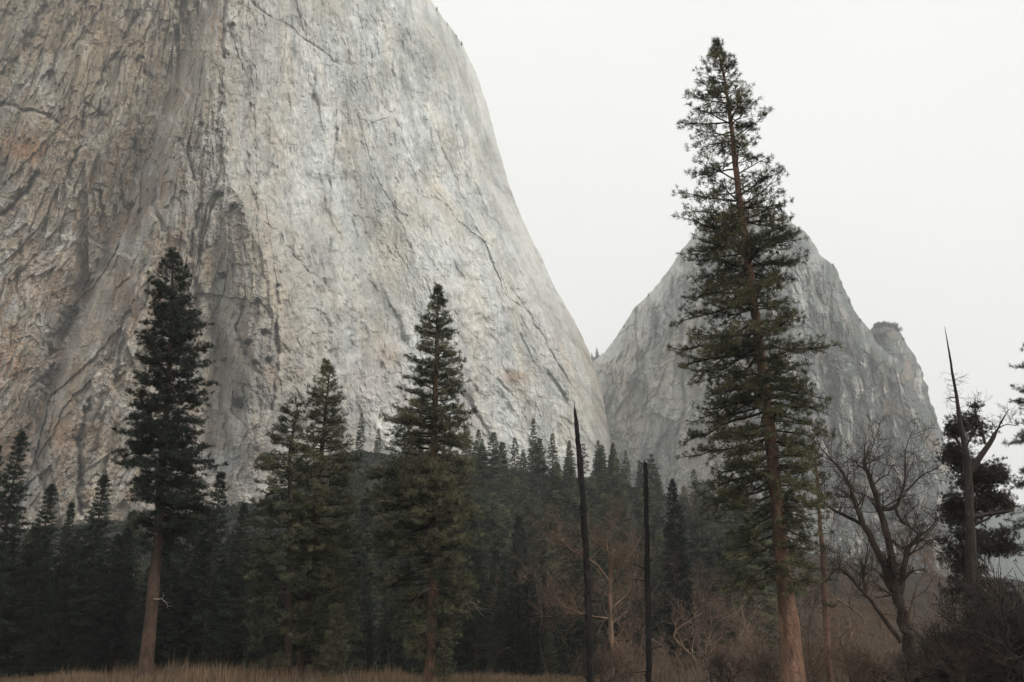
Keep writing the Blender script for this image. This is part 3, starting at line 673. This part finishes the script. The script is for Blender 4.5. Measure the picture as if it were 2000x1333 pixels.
def bare_tree(label, Y, limbs, seed, mat, name='bare_oak', group=None, depth=3, twl=2.6, every=3, minr=.012, cat='bare tree', limbr=.62):
    """limbs: list of [(px,py,r_px)...]; first is the trunk"""
    rng = np.random.default_rng(seed); m1 = Y/FPX
    p0 = at(limbs[0][0][0], limbs[0][0][1], Y); gz = Tz(p0[0], Y); o = np.array([p0[0], Y, gz-.2])
    root = empty(name, tuple(o)); tag(root, label, cat, group)
    tb = Tubes(); tw = Tubes()
    for li, lb in enumerate(limbs):
        dep = 0 if li == 0 else rng.uniform(-1.2, 1.2)
        n = max(8, 4*len(lb)); f = np.linspace(0, 1, len(lb))
        P = np.array([at(a, b2, Y + dep*(i/(len(lb)-1)))-o for i, (a, b2, r) in enumerate(lb)]); R = np.array([r*m1*limbr for *_, r in lb])
        if li == 0 and P[0, 2] > .2: P = np.vstack([[P[0, 0], P[0, 1], 0], P]); R = np.concatenate([[R[0]*1.2], R])
        Q = spline(P, n); RR = np.interp(np.linspace(0, 1, n), np.linspace(0, 1, len(R)), R)
        Q[1:] += rng.normal(size=Q[1:].shape)*RR[1:, None]*.16
        tb.add(Q, RR, 9, .05, rng)
        if li > 0 or True:
            st = int(n*.35) if li else int(n*.8)
            for j in range(st, n, 1 if every < 2 else 1):
                for _ in range(rng.integers(1, every+1)):
                    g = unit(Q[min(j+1, n-1)]-Q[j-1]); d = unit(g*.5+unit(rng.normal(size=3))*np.array([1, .8, .9])+np.array([0, 0, .35]))
                    ramify(tw, Q[j], d, rng.uniform(.5, 1.)*twl, max(RR[j]*.32, .02), depth-1, rng, minr=minr)
            g = unit(Q[-1]-Q[-2]); ramify(tw, Q[-1], g, twl*.9, RR[-1]*.9, depth, rng, minr=minr)
    link_mesh('trunk', tb.mesh('trunk'), mat, root)
    link_mesh('crown', tw.mesh('crown'), mat, root)
    return root
bare_tree('gnarled leafless oak with forking dark limbs right of the tallest pine', 72,
  [[(1790,1333,20),(1775,1260,19),(1760,1190,17),(1747,1145,17)],
   [(1747,1150,12),(1702,1053,10),(1684,1020,9),(1672,985,7.5),(1659,948,6),(1640,915,4),(1622,897,2.5)],
   [(1686,1026,6),(1648,1006,5),(1615,988,3.2),(1608,970,2)],
   [(1749,1150,13),(1738,1067,11),(1722,1005,10),(1702,941,7.5),(1688,904,6.5),(1699,884,2.5)],
   [(1722,996,7),(1749,990,6.5),(1758,972,4),(1767,940,3),(1768,886,2)],
   [(1747,990,5),(1760,1017,4.2),(1778,1030,3),(1796,1046,2)],
   [(1757,1160,10),(1766,1100,9),(1776,1070,7),(1793,1049,4)],
   [(1760,1255,7),(1720,1200,6),(1691,1162,5.5),(1660,1128,4.5),(1637,1111,3),(1611,1136,2)],
   [(1691,1162,4),(1686,1126,3),(1691,1100,2)],
   [(1770,960,3),(1800,930,2.4),(1830,915,1.5)]], 9, M_OAK, depth=4, twl=2.3, every=2, minr=.009)
bare_tree('leafless grey oak with long pale left limbs behind the taller charred trunk', 86,
  [[(1197,1333,9),(1192,1200,7.5),(1192,1133,6.5)],
   [(1192,1140,5.5),(1170,1110,4.5),(1154,1096,4),(1143,1085,3.4),(1120,1078,2.8),(1099,1060,2.4),(1074,1046,1.4)],
   [(1188,1210,4),(1160,1205,3.2),(1143,1201,3),(1110,1190,2.2),(1074,1158,1.2)],
   [(1192,1133,5),(1190,1090,4),(1184,1060,2.5),(1195,1025,1.2)],
   [(1192,1140,4.5),(1215,1105,3.5),(1235,1080,2.2)],
   [(1192,1190,4),(1225,1160,3),(1240,1120,2)],
   [(1143,1201,2.2),(1120,1197,1.8),(1090,1203,1.0)]], 19, M_TWIG, depth=4, twl=2.0, every=2, minr=.010)

# forked snag and leafy tree at the right
root, o, Q, RR, zs = snag('tall spired dead trunk with a forked arm and wispy twigs at the right edge', 68,
     [(1902,1333,14),(1898,1150,12),(1894,1000,8.5),(1891,909,7),(1882,864,5.2),(1876,825,4.2),(1870,786,3.5),(1864,750,2.8),(1858,714,2.3),(1851,675,1.4),(1846,645,.6)], 6, 6, 'forked_snag', M_LIMB, .08)
rng = np.random.default_rng(61); tb = Tubes(); m1 = 68/FPX
for lb in ([(1896,920,7),(1918,888,5.5),(1936,862,4.8),(1942,850,4),(1948,840,2.2),(1958,820,1.2),(1970,800,.6)], [(1924,868,3),(1916,835,2.4),(1906,808,1.8),(1904,780,1)], [(1948,838,1.4),(1965,830,.9),(1985,832,.6)],
           [(1900,1010,5),(1930,1005,4),(1960,1000,4),(1980,996,2)]):
    P = spline(np.array([at(a, b2, 68)-o for a, b2, r in lb]), 14); R = np.interp(np.linspace(0, 1, 14), np.linspace(0, 1, len(lb)), [r*m1 for *_, r in lb])
    tb.add(P, R, 7, .06, rng)
    for j in range(5, 14):
        if rng.random() < .7: ramify(tb, P[j], unit(np.array([rng.normal()*.6, rng.normal()*.5, .8])), rng.uniform(.5, 1.3), max(R[j]*.3, .015), 2, rng, minr=.009)
link_mesh('forked_limb', tb.mesh('forked_limb'), M_LIMB, root)
tb = Tubes()
for k in range(60):
    i = int(np.interp(rng.uniform(720, 900), [645, 1000], [len(zs)-1, len(zs)*.42])); sg = rng.choice([-1, 1])
    ramify(tb, Q[i], unit(np.array([sg, rng.normal()*.6, rng.uniform(-.2, .35)])), rng.uniform(.5, 1.5)*np.interp(i/len(zs), [.5, 1], [1.2, .4]), .016, 1, rng, minr=.008)
link_mesh('side_twig', tb.mesh('side_twig'), M_OAK, root)

def leafy(label, Y, trunkpts, blobs, seed, mat, name='evergreen_oak', nl=9000, s=.11, cat='evergreen tree', group=None):
    """broadleaf with leaf clumps: blobs [(px,py,rx_px,ry_px,share)]"""
    rng = np.random.default_rng(seed); m1 = Y/FPX
    p0 = at(trunkpts[0][0], trunkpts[0][1], Y); o = np.array([p0[0], Y, Tz(p0[0], Y)-.2]); root = empty(name, tuple(o)); tag(root, label, cat, group)
    tb = Tubes(); P = np.array([at(a, b2, Y)-o for a, b2, r in trunkpts]); P = np.vstack([[P[0, 0], 0, 0], P]); R = [trunkpts[0][2]*m1*1.2]+[r*m1 for *_, r in trunkpts]
    Q = spline(P, 16); RQ = np.interp(np.linspace(0, 1, 16), np.linspace(0, 1, len(R)), R); tb.add(Q, RQ, 9, .06, rng)
    C = []
    for (a, b2, rx, ry, sh) in blobs:
        c0 = at(a, b2, Y+rng.uniform(-1, 1))-o; j = int(np.argmin(np.abs(Q[:, 2]-(c0[2]-1.5))))
        tb.add(spline(np.array([Q[j], (Q[j]+c0)/2+rng.normal(size=3)*.3, c0]), 7), np.linspace(.10, .025, 7), 5)
        kc = max(6, int(22*sh))
        rad = np.array([rx*m1, (rx+ry)/2*m1, ry*m1])
        cc = c0 + unit(rng.normal(size=(kc, 3)))*rad*rng.uniform(.3, 1., (kc, 1))
        for c1 in cc:
            ramify(tb, c0, unit(c1-c0), np.linalg.norm(c1-c0)*.9, .03, 1, rng, minr=.009)
            nn = int(nl*sh/kc/len(blobs)*2.2); C.append(c1 + rng.normal(size=(nn, 3))*np.array([.42, .42, .22])*rng.uniform(.6, 1.4))
    link_mesh('trunk', tb.mesh('trunk'), M_OAK, root)
    C = np.concatenate(C)[::5]; C = C + rng.normal(size=C.shape)*.03
    V, F, v = tufts(C, rng.normal(size=C.shape)+np.array([0, 0, .6]), rng, n=12, ln=.30, w=.05, spread=1.2)
    link_mesh('crown', mesh_np('crown', V, F, {'v': v}), mat, root)
    return root
leafy('dark clumpy evergreen tree behind the forked dead trunk at the right edge', 71,
  [(1905,1333,14),(1900,1150,9),(1890,980,5),(1880,880,3)],
  [(1872,835,22,28,.5),(1905,830,25,40,.35),(1866,905,22,40,1),(1905,940,40,30,1),(1940,930,25,25,.7),(1875,1000,36,40,1.4),(1940,985,30,30,1),(1880,1080,45,50,1.2),(1950,1060,40,40,1.),(1915,1160,60,50,1.)], 71, M_LEAF, nl=17000, s=.075)
# bare brown brush: a few kinds, copied
def brush_proto(seed, h, stems, spread, mat, depth=3, name='bare_shrub', minr=.012, r0=.05):
    rng = np.random.default_rng(seed); root = empty(name); tb = Tubes()
    for k in range(stems):
        a = np.array([rng.normal()*.25, rng.normal()*.25, 0]); d = unit(np.array([rng.normal()*spread, rng.normal()*spread, 1]))
        ramify(tb, a, d, h*rng.uniform(.4, .6), r0, depth, rng, .4, 5, .18, (3, 5), minr)
    link_mesh(name.replace('bare_', '')+'_stem' if False else 'twigs', tb.mesh('twigs'), mat, root)
    return root
def tree_proto(seed, h, mat, name='bare_tree', n=7):
    rng = np.random.default_rng(seed); root = empty(name); tb = Tubes(); tw = Tubes()
    P = np.array([[0, 0, 0], [rng.normal()*.3, rng.normal()*.3, h*.25], [rng.normal()*.6, rng.normal()*.6, h*.5], [rng.normal()*.9, rng.normal()*.9, h*.72]])
    Q = spline(P, 12); R = np.linspace(h*.018, h*.006, 12); tb.add(Q, R, 7, .06, rng)
    for k in range(n):
        j = int(rng.integers(3, 12)); ph = k*2.4+rng.normal()*.3
        ramify(tw, Q[j], unit(np.array([math.cos(ph)*.8, math.sin(ph)*.8, rng.uniform(.3, 1.)])), h*rng.uniform(.22, .34), R[j]*.6, 4, rng, .45, 4, .1, (2, 4), .013)
    link_mesh('trunk', tb.mesh('trunk'), mat, root); link_mesh('crown', tw.mesh('crown'), mat, root)
    return root
used = set()
def place(proto, key, loc, rot, sc, label, cat, group):
    r = proto if key not in used else copy_tree(proto)
    used.add(key); r.location = loc; r.rotation_euler = (0, 0, rot); r.scale = sc if hasattr(sc, '__len__') else (sc, sc, sc)
    tag(r, label, cat, group); return r
rng = np.random.default_rng(404)
BR = [brush_proto(1, 3.4, 9, .55, M_TWIG), brush_proto(2, 4.2, 8, .4, M_TWIG), brush_proto(3, 3.0, 10, .8, M_OAK), brush_proto(4, 3.6, 12, .6, M_LIMB)]
BT = [tree_proto(11, 10, M_TWIG), tree_proto(12, 12, M_TWIG), tree_proto(13, 11, M_OAK), tree_proto(14, 9, M_TWIG)]
for i in range(46):
    px = rng.uniform(1290, 2040) if i > 8 else rng.uniform(1150, 1330); Y = rng.uniform(74, 118); X = float(ray(px, 1300)[0])
    k = i % 3
    place(BR[k], ('br', k), (X*Y, Y, Tz(X*Y, Y)-.1), rng.uniform(0, 6), rng.uniform(.8, 1.35),
          'tangled leafless brown brush low on the valley floor at right', 'bare shrub', 'bare brown brush at the lower right')
for i in range(26):
    px = rng.uniform(1840, 2090); Y = rng.uniform(58, 84); X = float(ray(px, 1300)[0]); k = 2 + i % 2
    place(BR[k], ('br', k), (X*Y, Y, Tz(X*Y, Y)-.1), rng.uniform(0, 6), rng.uniform(1.3, 2.3)*float(np.interp(px, [1840, 1920], [.55, 1])),
          'big tangled bare bush filling the bottom right corner', 'bare shrub', 'big bare bushes in the bottom right corner')
for i in range(84):
    px = rng.uniform(1340, 1900) if i > 12 else rng.uniform(1020, 1400); Y = rng.uniform(100, 400) if i > 10 else rng.uniform(120, 200); X = float(ray(px, 1300)[0])
    k = i % 4
    place(BT[k], ('bt', k), (X*Y, Y, Tz(X*Y, Y)-.2), rng.uniform(0, 6), rng.uniform(.85, 1.6),
          'leafless brown broadleaf tree in the hazy stand behind the gnarled oak', 'bare tree', 'bare trees behind the gnarled oak')

# ------------------------------------------------------------------ conifers of the forest
def conifer_proto(seed, h, w, base, whorl, per, needles, tuft, tw, gap, name='conifer', bark=None, top=.5, droop=-14, fine=True, power=.8):
    rng = np.random.default_rng(seed); root = empty(name); tb = Tubes()
    n = 16; zs = np.linspace(0, h, n); P = np.stack([rng.normal(size=n).cumsum()*.03, rng.normal(size=n).cumsum()*.03, zs], -1)
    Rr = np.interp(zs, [0, h], [h*.014, .03]); tb.add(P, Rr, 8, .04, rng); tb.mark()
    C, A = [], []; z = h-.2; az = 0
    while z > h*base:
        f = (h-z)/(h*(1-base)); kk = int(per+rng.uniform(-.5, 1.2)); wf = w*(f**power)*(1-.35*np.clip((f-.75)/.25, 0, 1)) + .15
        for i in range(kk):
            if rng.random() < .08: continue
            ph = az+i*2*math.pi/kk+rng.uniform(-.4, .4); L = wf*rng.uniform(.6, 1.1); ang = math.radians(np.interp(f, [0, .3, 1], [25, 2, droop])+rng.uniform(-6, 6))
            tx, ty = np.interp(z, zs, P[:, 0]), np.interp(z, zs, P[:, 1])
            grow_branch(tb, np.array([tx, ty, z+rng.uniform(-.2, .2)*whorl]), (math.cos(ph)*L, math.sin(ph)*L), L*math.tan(ang), .05*L, .03+.01*L, rng, C, A, tw=tw, start=.12, tuft_gap=gap, fine=fine, segs=5, side_droop=.12)
        z -= whorl*np.interp(f, [0, .2, 1], [.5, .8, 1.1]); az += .9
    C.append(np.array([[P[-1, 0], P[-1, 1], h-.1*i] for i in range(4)])); A.append(np.array([[0, 0, 1.]]*4))
    finish_tree(root, tb, C, A, rng, bark or M_BARK_D, needles, **tuft)
    return root
# near dark firs (left wall of forest) and far ones on the slope
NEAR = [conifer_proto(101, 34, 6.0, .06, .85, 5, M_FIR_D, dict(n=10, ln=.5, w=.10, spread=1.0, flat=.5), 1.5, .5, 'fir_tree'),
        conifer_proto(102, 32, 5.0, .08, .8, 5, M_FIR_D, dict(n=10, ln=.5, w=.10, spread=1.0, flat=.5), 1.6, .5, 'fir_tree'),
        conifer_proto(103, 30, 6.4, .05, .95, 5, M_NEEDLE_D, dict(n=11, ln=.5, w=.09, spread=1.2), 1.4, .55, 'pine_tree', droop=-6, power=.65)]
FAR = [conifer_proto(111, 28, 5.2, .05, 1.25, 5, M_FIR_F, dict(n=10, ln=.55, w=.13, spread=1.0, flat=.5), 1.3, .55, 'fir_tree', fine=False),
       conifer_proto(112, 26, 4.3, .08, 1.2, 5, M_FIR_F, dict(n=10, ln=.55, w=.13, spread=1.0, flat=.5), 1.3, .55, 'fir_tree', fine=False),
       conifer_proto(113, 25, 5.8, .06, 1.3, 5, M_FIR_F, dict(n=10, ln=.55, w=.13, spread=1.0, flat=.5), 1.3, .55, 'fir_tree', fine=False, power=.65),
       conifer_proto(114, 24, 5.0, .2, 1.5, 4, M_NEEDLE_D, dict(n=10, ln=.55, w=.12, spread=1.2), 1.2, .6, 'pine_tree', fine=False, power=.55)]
NEARH = [34, 32, 30]; FARH = [28, 26, 25, 24]
def by_top(kind, k, px, py, Y, label, group, wide=1.0, cat='conifer'):
    X, Z = ray(px, py); x = float(X)*Y; g = Tz(x, Y)-.3; H = CAM_H+float(Z)*Y-g
    pr, hh = (NEAR, NEARH) if kind == 'near' else (FAR, FARH)
    s = H/hh[k]
    return place(pr[k], (kind, k), (x, Y, g), rng.uniform(0, 6), (s**.6*wide, s**.6*wide, s), label, cat, group)
G1 = 'dark conifers along the foot of the wall at left'
for i, (px, py, Y, k, wd, lab) in enumerate([
    (45, 845, 128, 0, .95, 'tall dark conifer at the far left, taller than its neighbours'),
    (-6, 872, 130, 1, 1.0, 'dark conifer cut off by the left edge of the view'),
    (103, 948, 126, 0, .95, 'second dark conifer from the tall one at the far left, with a leafy pointed top'),
    (140, 985, 136, 1, .8, 'lowest dark conifer top between the two pointed ones at left'),
    (206, 930, 128, 0, 1.0, 'broad dark conifer just left of the blunt-topped pine'),
    (432, 925, 120, 1, 1.0, 'dark conifer just right of the blunt-topped pine with a thin trunk showing'),
    (392, 985, 128, 2, 1.0, 'dim conifer behind the right skirts of the blunt-topped pine'),
    (262, 1000, 130, 2, .9, 'dim conifer behind the trunk of the blunt-topped pine'),
    (1312, 938, 140, 0, .8, 'dark bluish conifer left of the tallest pine, above the brown brush'),
    (478, 985, 132, 0, .9, 'dim conifer left of the two crossing pines'),
    (712, 975, 150, 1, 1.1, 'dim conifer between the crossing pines and the conical pine'),
    (662, 1010, 135, 2, 1.0, 'dim bushy conifer right behind the crossing pines'),
    (925, 1010, 165, 0, 1.0, 'dim conifer right of the conical pine'),
    (1015, 1010, 170, 1, 1.3, 'dim broad conifer in front of the wooded slope'),
    (968, 1075, 150, 1, 1.2, 'dim conifer low before the slope, right of the conical pine'),
    (1065, 1120, 140, 0, 1.0, 'dim low conifer left of the leafless grey oak')]):
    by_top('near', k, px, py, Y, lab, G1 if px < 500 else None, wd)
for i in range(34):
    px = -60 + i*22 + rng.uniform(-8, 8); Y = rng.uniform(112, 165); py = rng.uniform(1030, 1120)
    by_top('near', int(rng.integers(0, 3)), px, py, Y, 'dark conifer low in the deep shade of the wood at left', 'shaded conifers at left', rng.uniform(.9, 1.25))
for i in range(22):
    px = 700 + i*26 + rng.uniform(-8, 8); Y = rng.uniform(120, 185); py = rng.uniform(1080, 1190)
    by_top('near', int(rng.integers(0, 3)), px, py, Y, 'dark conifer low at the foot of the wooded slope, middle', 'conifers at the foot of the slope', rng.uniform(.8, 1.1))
SKY = [(707,808,395,0,.8,'slim lone conifer on the bare knoll right of the crossing pines'), (740,838,395,0,.9,'faint conifer tucked against the left skirts of the conical pine'),
 (942,858,385,0,1,'spiky conifer on the slope top just right of the conical pine'), (962,880,375,1,.8,'small dark pointed conifer on the slope top'),
 (1006,856,392,2,.9,'rounded conifer on the slope top left of the narrow tall one'), (1041,820,400,1,1.0,'narrow tall conifer, highest on the wooded slope'),
 (1078,848,400,2,.85,'conifer with layered boughs right of the narrow tall one on the slope top'), (1112,862,398,0,1.0,'conifer just left of the tip of the taller charred trunk'),
 (1138,868,402,3,1.0,'faint conifer just right of the tip of the taller charred trunk'), (1168,862,395,0,1.0,'dark conifer on the slope top below the notch between the mountains'),
 (1196,872,400,2,.9,'conifer on the slope top right below the notch'), (1222,880,398,0,.9,'conifer on the slope top left of the shorter charred trunk'),
 (1248,900,392,1,.9,'small dark conifer top touching the shorter charred trunk'), (1285,925,385,0,1.0,'conifer on the slope top right of the shorter charred trunk'),
 (1335,950,380,2,1.0,'conifer top beside the left boughs of the tallest pine'), (985,885,380,1,.8,'small conifer between the rounded one and the spiky one on the slope top'),
 (1022,880,372,3,.8,'thin dark conifer in front of the narrow tall one'), (892,880,380,2,1.,'grey-green bushy conifer behind the right boughs of the conical pine'),
 (800,875,370,2,1.,'dim conifer behind the left boughs of the conical pine')]
for px, py, Y, k, wd, lab in SKY: by_top('far', k, px, py, Y, lab, 'conifers along the top of the wooded slope', wd)
cnt = 0
for Y in np.linspace(372, 195, 11):
    n = 15
    for j in range(n):
        px = 570 + (j+rng.uniform(0, 1))*(950/n); 
        X = float(ray(px, 1100)[0]); yy = Y+rng.uniform(-9, 9); x = X*yy; g = Tz(x, yy)-.3
        s = rng.uniform(.65, 1.2 if Y < 320 else .85)
        if px < 900: s *= .8
        if px < 780 and Y > 330: continue
        k = int(rng.choice([0, 0, 1, 1, 2, 2, 3])); cnt += 1
        place(FAR[k], ('far', k), (x, yy, g), rng.uniform(0, 6), (s*1.28, s*1.28, s), 'conifer in the middle of the wooded slope below the notch', 'conifers covering the wooded slope', 'conifers covering the wooded slope') and None
for o_ in bpy.data.objects:
    if o_.get('category') == 'conifers covering the wooded slope': o_['category'] = 'conifer'

# rim and ledge plants on the rock, each standing on the surface
def shrub_proto(seed, s=.5, n=900, mat=None):
    rng = np.random.default_rng(seed); root = empty('cliff_shrub'); tb = Tubes(); C = []
    for k in range(9):
        d = unit(np.array([rng.normal()*.9, rng.normal()*.9, 1.])); L = rng.uniform(1.5, 4.0)
        tb.add(np.array([[0, 0, -1.], d*L*.5, d*L]), [.16, .1, .04], 5)
        C.append(d*L + rng.normal(size=(n//9, 3))*np.array([1.0, 1.0, .8])*rng.uniform(.6, 1.2))
    link_mesh('stem', tb.mesh('stem'), M_BARK_D, root)
    V, F, v = leaf_cards(np.concatenate(C), rng, s); link_mesh('foliage', mesh_np('foliage', V, F, {'v': v}), mat or M_SCRUB, root)
    return root
SH = [shrub_proto(1), shrub_proto(2)]
GL = 'shrubs rooted on ledges of the great wall'
for i, (px, py, s, lab) in enumerate([
    (458,400,1.7,'dark bush clinging to a ledge high on the wall, below the pale groove'), (425,375,1.4,'dark bush just left of the ledge bush high on the wall'),
    (437,535,1.2,'small round bush on the grey buttress right of the blunt-topped pine'), (505,585,.9,'bush at the top corner of the grey buttress'),
    (490,665,1.6,'dark bush in the cleft of the grey buttress'), (515,645,1.2,'bush right of the cleft bush on the buttress edge'), (470,785,1.7,'dark spreading bush low on the grey buttress'),
    (498,705,1.0,'small bush midway down the grey buttress'), (520,700,1.1,'bush on the right edge of the buttress, midway down'), (255,400,1.6,'dark scrub in the hollow of the brown wall, upper left'),
    (275,410,1.3,'scrub right of the hollow in the brown wall'), (150,605,1.5,'dark scrub on the diagonal ledge of the brown wall'), (100,680,1.2,'scrub tuft low on the diagonal ledge of the brown wall'),
    (440,700,1.0,'small bush on the left flank of the grey buttress'), (395,240,.9,'scrub on a high ledge left of the pale groove'), (275,108,.8,'tiny bush high on the upper left wall'),
    (455,45,.8,'tiny bush near the top of the pale groove'), (620,800,.7,'tiny bush on the pale slab above the crossing pines')]):
    Y = float(cliff_left(np.array([float(px)]), np.array([float(py)]))[0][0]); p = at(px, py+6*s, Y-1.5); sc = s*Y/640*.85
    place(SH[i % 2], ('sh', i % 2), tuple(p), rng.uniform(0, 6), (sc, sc, sc*rng.uniform(.8, 1.3)), lab, 'shrub', GL)
def rim_tree(px, py, Y, h, lab, grp, k=1):
    p = at(px, py, Y); s = h/FARH[k]; return place(FAR[k], ('far', k), tuple(p), rng.uniform(0, 6), (s*1.5, s*1.5, s), lab, 'conifer', grp)
def Yl(px, py): return float(cliff_left(np.array([float(px)]), np.array([float(py)]))[0][0])
for px, py, h, lab in ((858, 22, 9, 'tiny conifer on the rim of the great wall near the top of the view'), (903, 90, 10, 'tiny conifer on the curved rim of the great wall below the topmost one'), (893, 74, 7, 'tiny conifer just above the lowest one on the curved rim'), (874, 50, 6, 'tiny conifer on the rim between the topmost and lower ones')):
    e = float(edgeL(np.array([float(py)]))[0]); rim_tree(e-3, py, Yl(e-6, py)+4, h, lab, 'tiny trees on the rim of the great wall')
for px, py, h, lab in ((1166,697,20,'tiny tree in the middle of the notch between the mountains'), (1156,700,13,'tiny tree at the left of the notch between the mountains'), (1176,699,12,'tiny tree at the right of the notch between the mountains')):
    rim_tree(px, py+2, 2140, h*1.3, lab, 'tiny trees in the notch', 0)
def peak_tree(py, side, h, lab):
    a = np.array([float(py)]); e = float((PR if side > 0 else PL)(a)[0])
    px = e - side*4; Y = float(peak_depth(np.array([px]), a, PL(a), PR(a), 1250)[0][0]); rim_tree(px, py+3, Y, h, lab, 'tiny trees on the ridges of the far peak', 2)
for py, sd, h, lab in ((580,-1,12,'tiny tree on the left ridge of the far peak, at its step'), (492,-1,10,'tiny tree high on the left ridge of the far peak'), (640,-1,10,'tiny tree low on the left ridge of the far peak'),
                       (522,1,11,'tiny tree high on the right ridge of the far peak'), (594,1,13,'tiny tree midway down the right ridge of the far peak'), (630,1,12,'tiny tree just above the shoulder of the far peak')):
    peak_tree(py, sd, h, lab)
for i, px in enumerate((1713, 1719, 1724, 1731, 1738, 1745, 1752, 1762)):
    py = float(np.interp(px, [1711, 1733, 1748, 1755, 1772], [636, 634.5, 638, 649, 677]))
    a = np.array([py+3.]); Y = float(peak_depth(np.array([float(px)]), a, SHL(a), SHR(a), 1330)[0][0]); sc = rng.uniform(1.2, 2.3)
    place(SH[i % 2], ('sh', i % 2), tuple(at(px, py+4, Y-2)), rng.uniform(0, 6), (sc*1.2, sc*1.2, sc*rng.uniform(.8, 1.5)), 'dark scrub in the row crowning the blocky right shoulder of the far peak', 'shrub', 'scrub crowning the right shoulder')

# ------------------------------------------------------------------ saplings, scrub, dry grass
YP = conifer_proto(201, 6, 1.7, .05, .45, 5, M_YOUNG, dict(n=12, ln=.24, w=.03, spread=1.2), 2.6, .3, 'pine_sapling', droop=-25)
for px, Y, s, lab in ((650, 84, 1.1, 'pale drooping young tree right of the crossing trunks'), (868, 80, .75, 'pale thin young tree just right of the conical pine trunk'), (625, 95, .85, 'pale young tree close behind the crossing trunks'), (1075, 98, .8, 'young tree low in front of the slope, left of the grey oak')):
    X = float(ray(px, 1300)[0]); place(YP, 'yp', (X*Y, Y, Tz(X*Y, Y)-.1), rng.uniform(0, 6), s, lab, 'sapling', 'pale young trees in the grass')
# dark ground scrub on the slope and the knoll
r2 = np.random.default_rng(88); N = 120000
Xs = r2.uniform(-.5, .3, N); Ys = np.sqrt(r2.uniform(140**2, 430**2, N)); xx = Xs*Ys
keep = vn(xx/6, Ys/6, 301) + .25*r2.uniform(size=N) > .5; xx = xx[keep]; yy = Ys[keep]
zz = terrain(xx, yy) + r2.uniform(-.2, 1, len(xx))*(1.6*vn(xx/7, yy/7, 302)**2+.3)
V, F, v = leaf_cards(np.stack([xx, yy, zz+.2], -1), r2, .62)
tag(link_mesh('undergrowth', mesh_np('undergrowth', V, F, {'v': v}), M_SCRUB), 'dark low scrub covering the wooded slope and knoll', 'undergrowth', kind='stuff')
def blades(name, Xr, Yr, N, Hf, wr, lean, mat, seed, label, cat, thr):
    r2 = np.random.default_rng(seed)
    Ys = np.sqrt(r2.uniform(Yr[0]**2, Yr[1]**2, N)); Xs = r2.uniform(Xr[0], Xr[1], N); xx = Xs*Ys
    keep = vn(xx/3., Ys/3., 311)*.6+.4*vn(xx/.8, Ys/.8, 312) > thr; xx = xx[keep]; yy = Ys[keep]; n_ = len(xx)
    zz = terrain(xx, yy); H = Hf(xx, yy, r2, n_)
    lx = r2.normal(0, lean, n_)*H; ly = r2.normal(0, lean, n_)*H; wv = r2.uniform(wr[0], wr[1], n_); an = r2.uniform(0, 3.14, n_); ca, sa = np.cos(an)*wv, np.sin(an)*wv
    B0 = np.stack([xx-ca, yy-sa, zz-.05], -1); B1 = np.stack([xx+ca, yy+sa, zz-.05], -1)
    M0 = np.stack([xx+lx*.4+ca*.7, yy+ly*.4+sa*.7, zz+H*.6], -1); M1 = np.stack([xx+lx*.4-ca*.7, yy+ly*.4-sa*.7, zz+H*.6], -1); T0 = np.stack([xx+lx, yy+ly, zz+H], -1)
    V = np.stack([B0, B1, M0, M0, M1, B0, M1, M0, T0], 1).reshape(-1, 3); F = np.arange(len(V)).reshape(-1, 3)
    v = np.repeat(np.clip(r2.normal(.5, .25, n_), 0, 1), 9)
    tag(link_mesh(name, mesh_np(name, V, F, {'v': v}), mat), label, cat, kind='stuff')
def Hgrass(x, y, r, n):
    px = 1000+1800*x/y/1.06; H = (.45+1.7*vn(x/3.5, y/5, 313)**1.5)*r.uniform(.35, 1.2, n)*(.55+.9*vn(x/.9, y/1.5, 316))*np.interp(px, [0, 180, 420, 900, 1300, 1600], [.08, .45, 1.0, .6, .35, .25]); return np.where(r.random(n) < .015, H*1.7+.3, H)
def Hbrush(x, y, r, n): return (.8+3.2*vn(x/6, y/6, 323))*r.uniform(.35, 1.1, n)
blades('brushwood', (.10, .62), (84, 300), 90000, Hbrush, (.014, .034), .28, M_BRUSH, 90, 'pinkish brown bare brushwood covering the ground at the lower right', 'brushwood', .25)
blades('grass', (-.66, .66), (72, 128), 85000, Hgrass, (.018, .034), .12, M_GRASS, 91, 'tall dry tan meadow grass at the foot of the trees', 'grass', .36)
# ------------------------------------------------------------------ haze
bpy.ops.mesh.primitive_cube_add(size=1, location=(0, 1700, 900))
hz = bpy.context.object; hz.name = 'haze'; hz.scale = (9400, 5700, 1900)
hz.location = (0, 1850, 1900*.5-12)
m = bpy.data.materials.new('valley_haze'); m.use_nodes = True; n = m.node_tree.nodes; l = m.node_tree.links
n.remove(n['Principled BSDF']); pv = n.new('ShaderNodeVolumePrincipled')
pv.inputs['Color'].default_value = (.95, .975, .975, 1); pv.inputs['Density'].default_value = 1.75e-4; pv.inputs['Anisotropy'].default_value = .25
l.new(pv.outputs[0], n['Material Output'].inputs['Volume'])
hz.data.materials.append(m); tag(hz, 'pale valley haze', 'haze', kind='stuff')
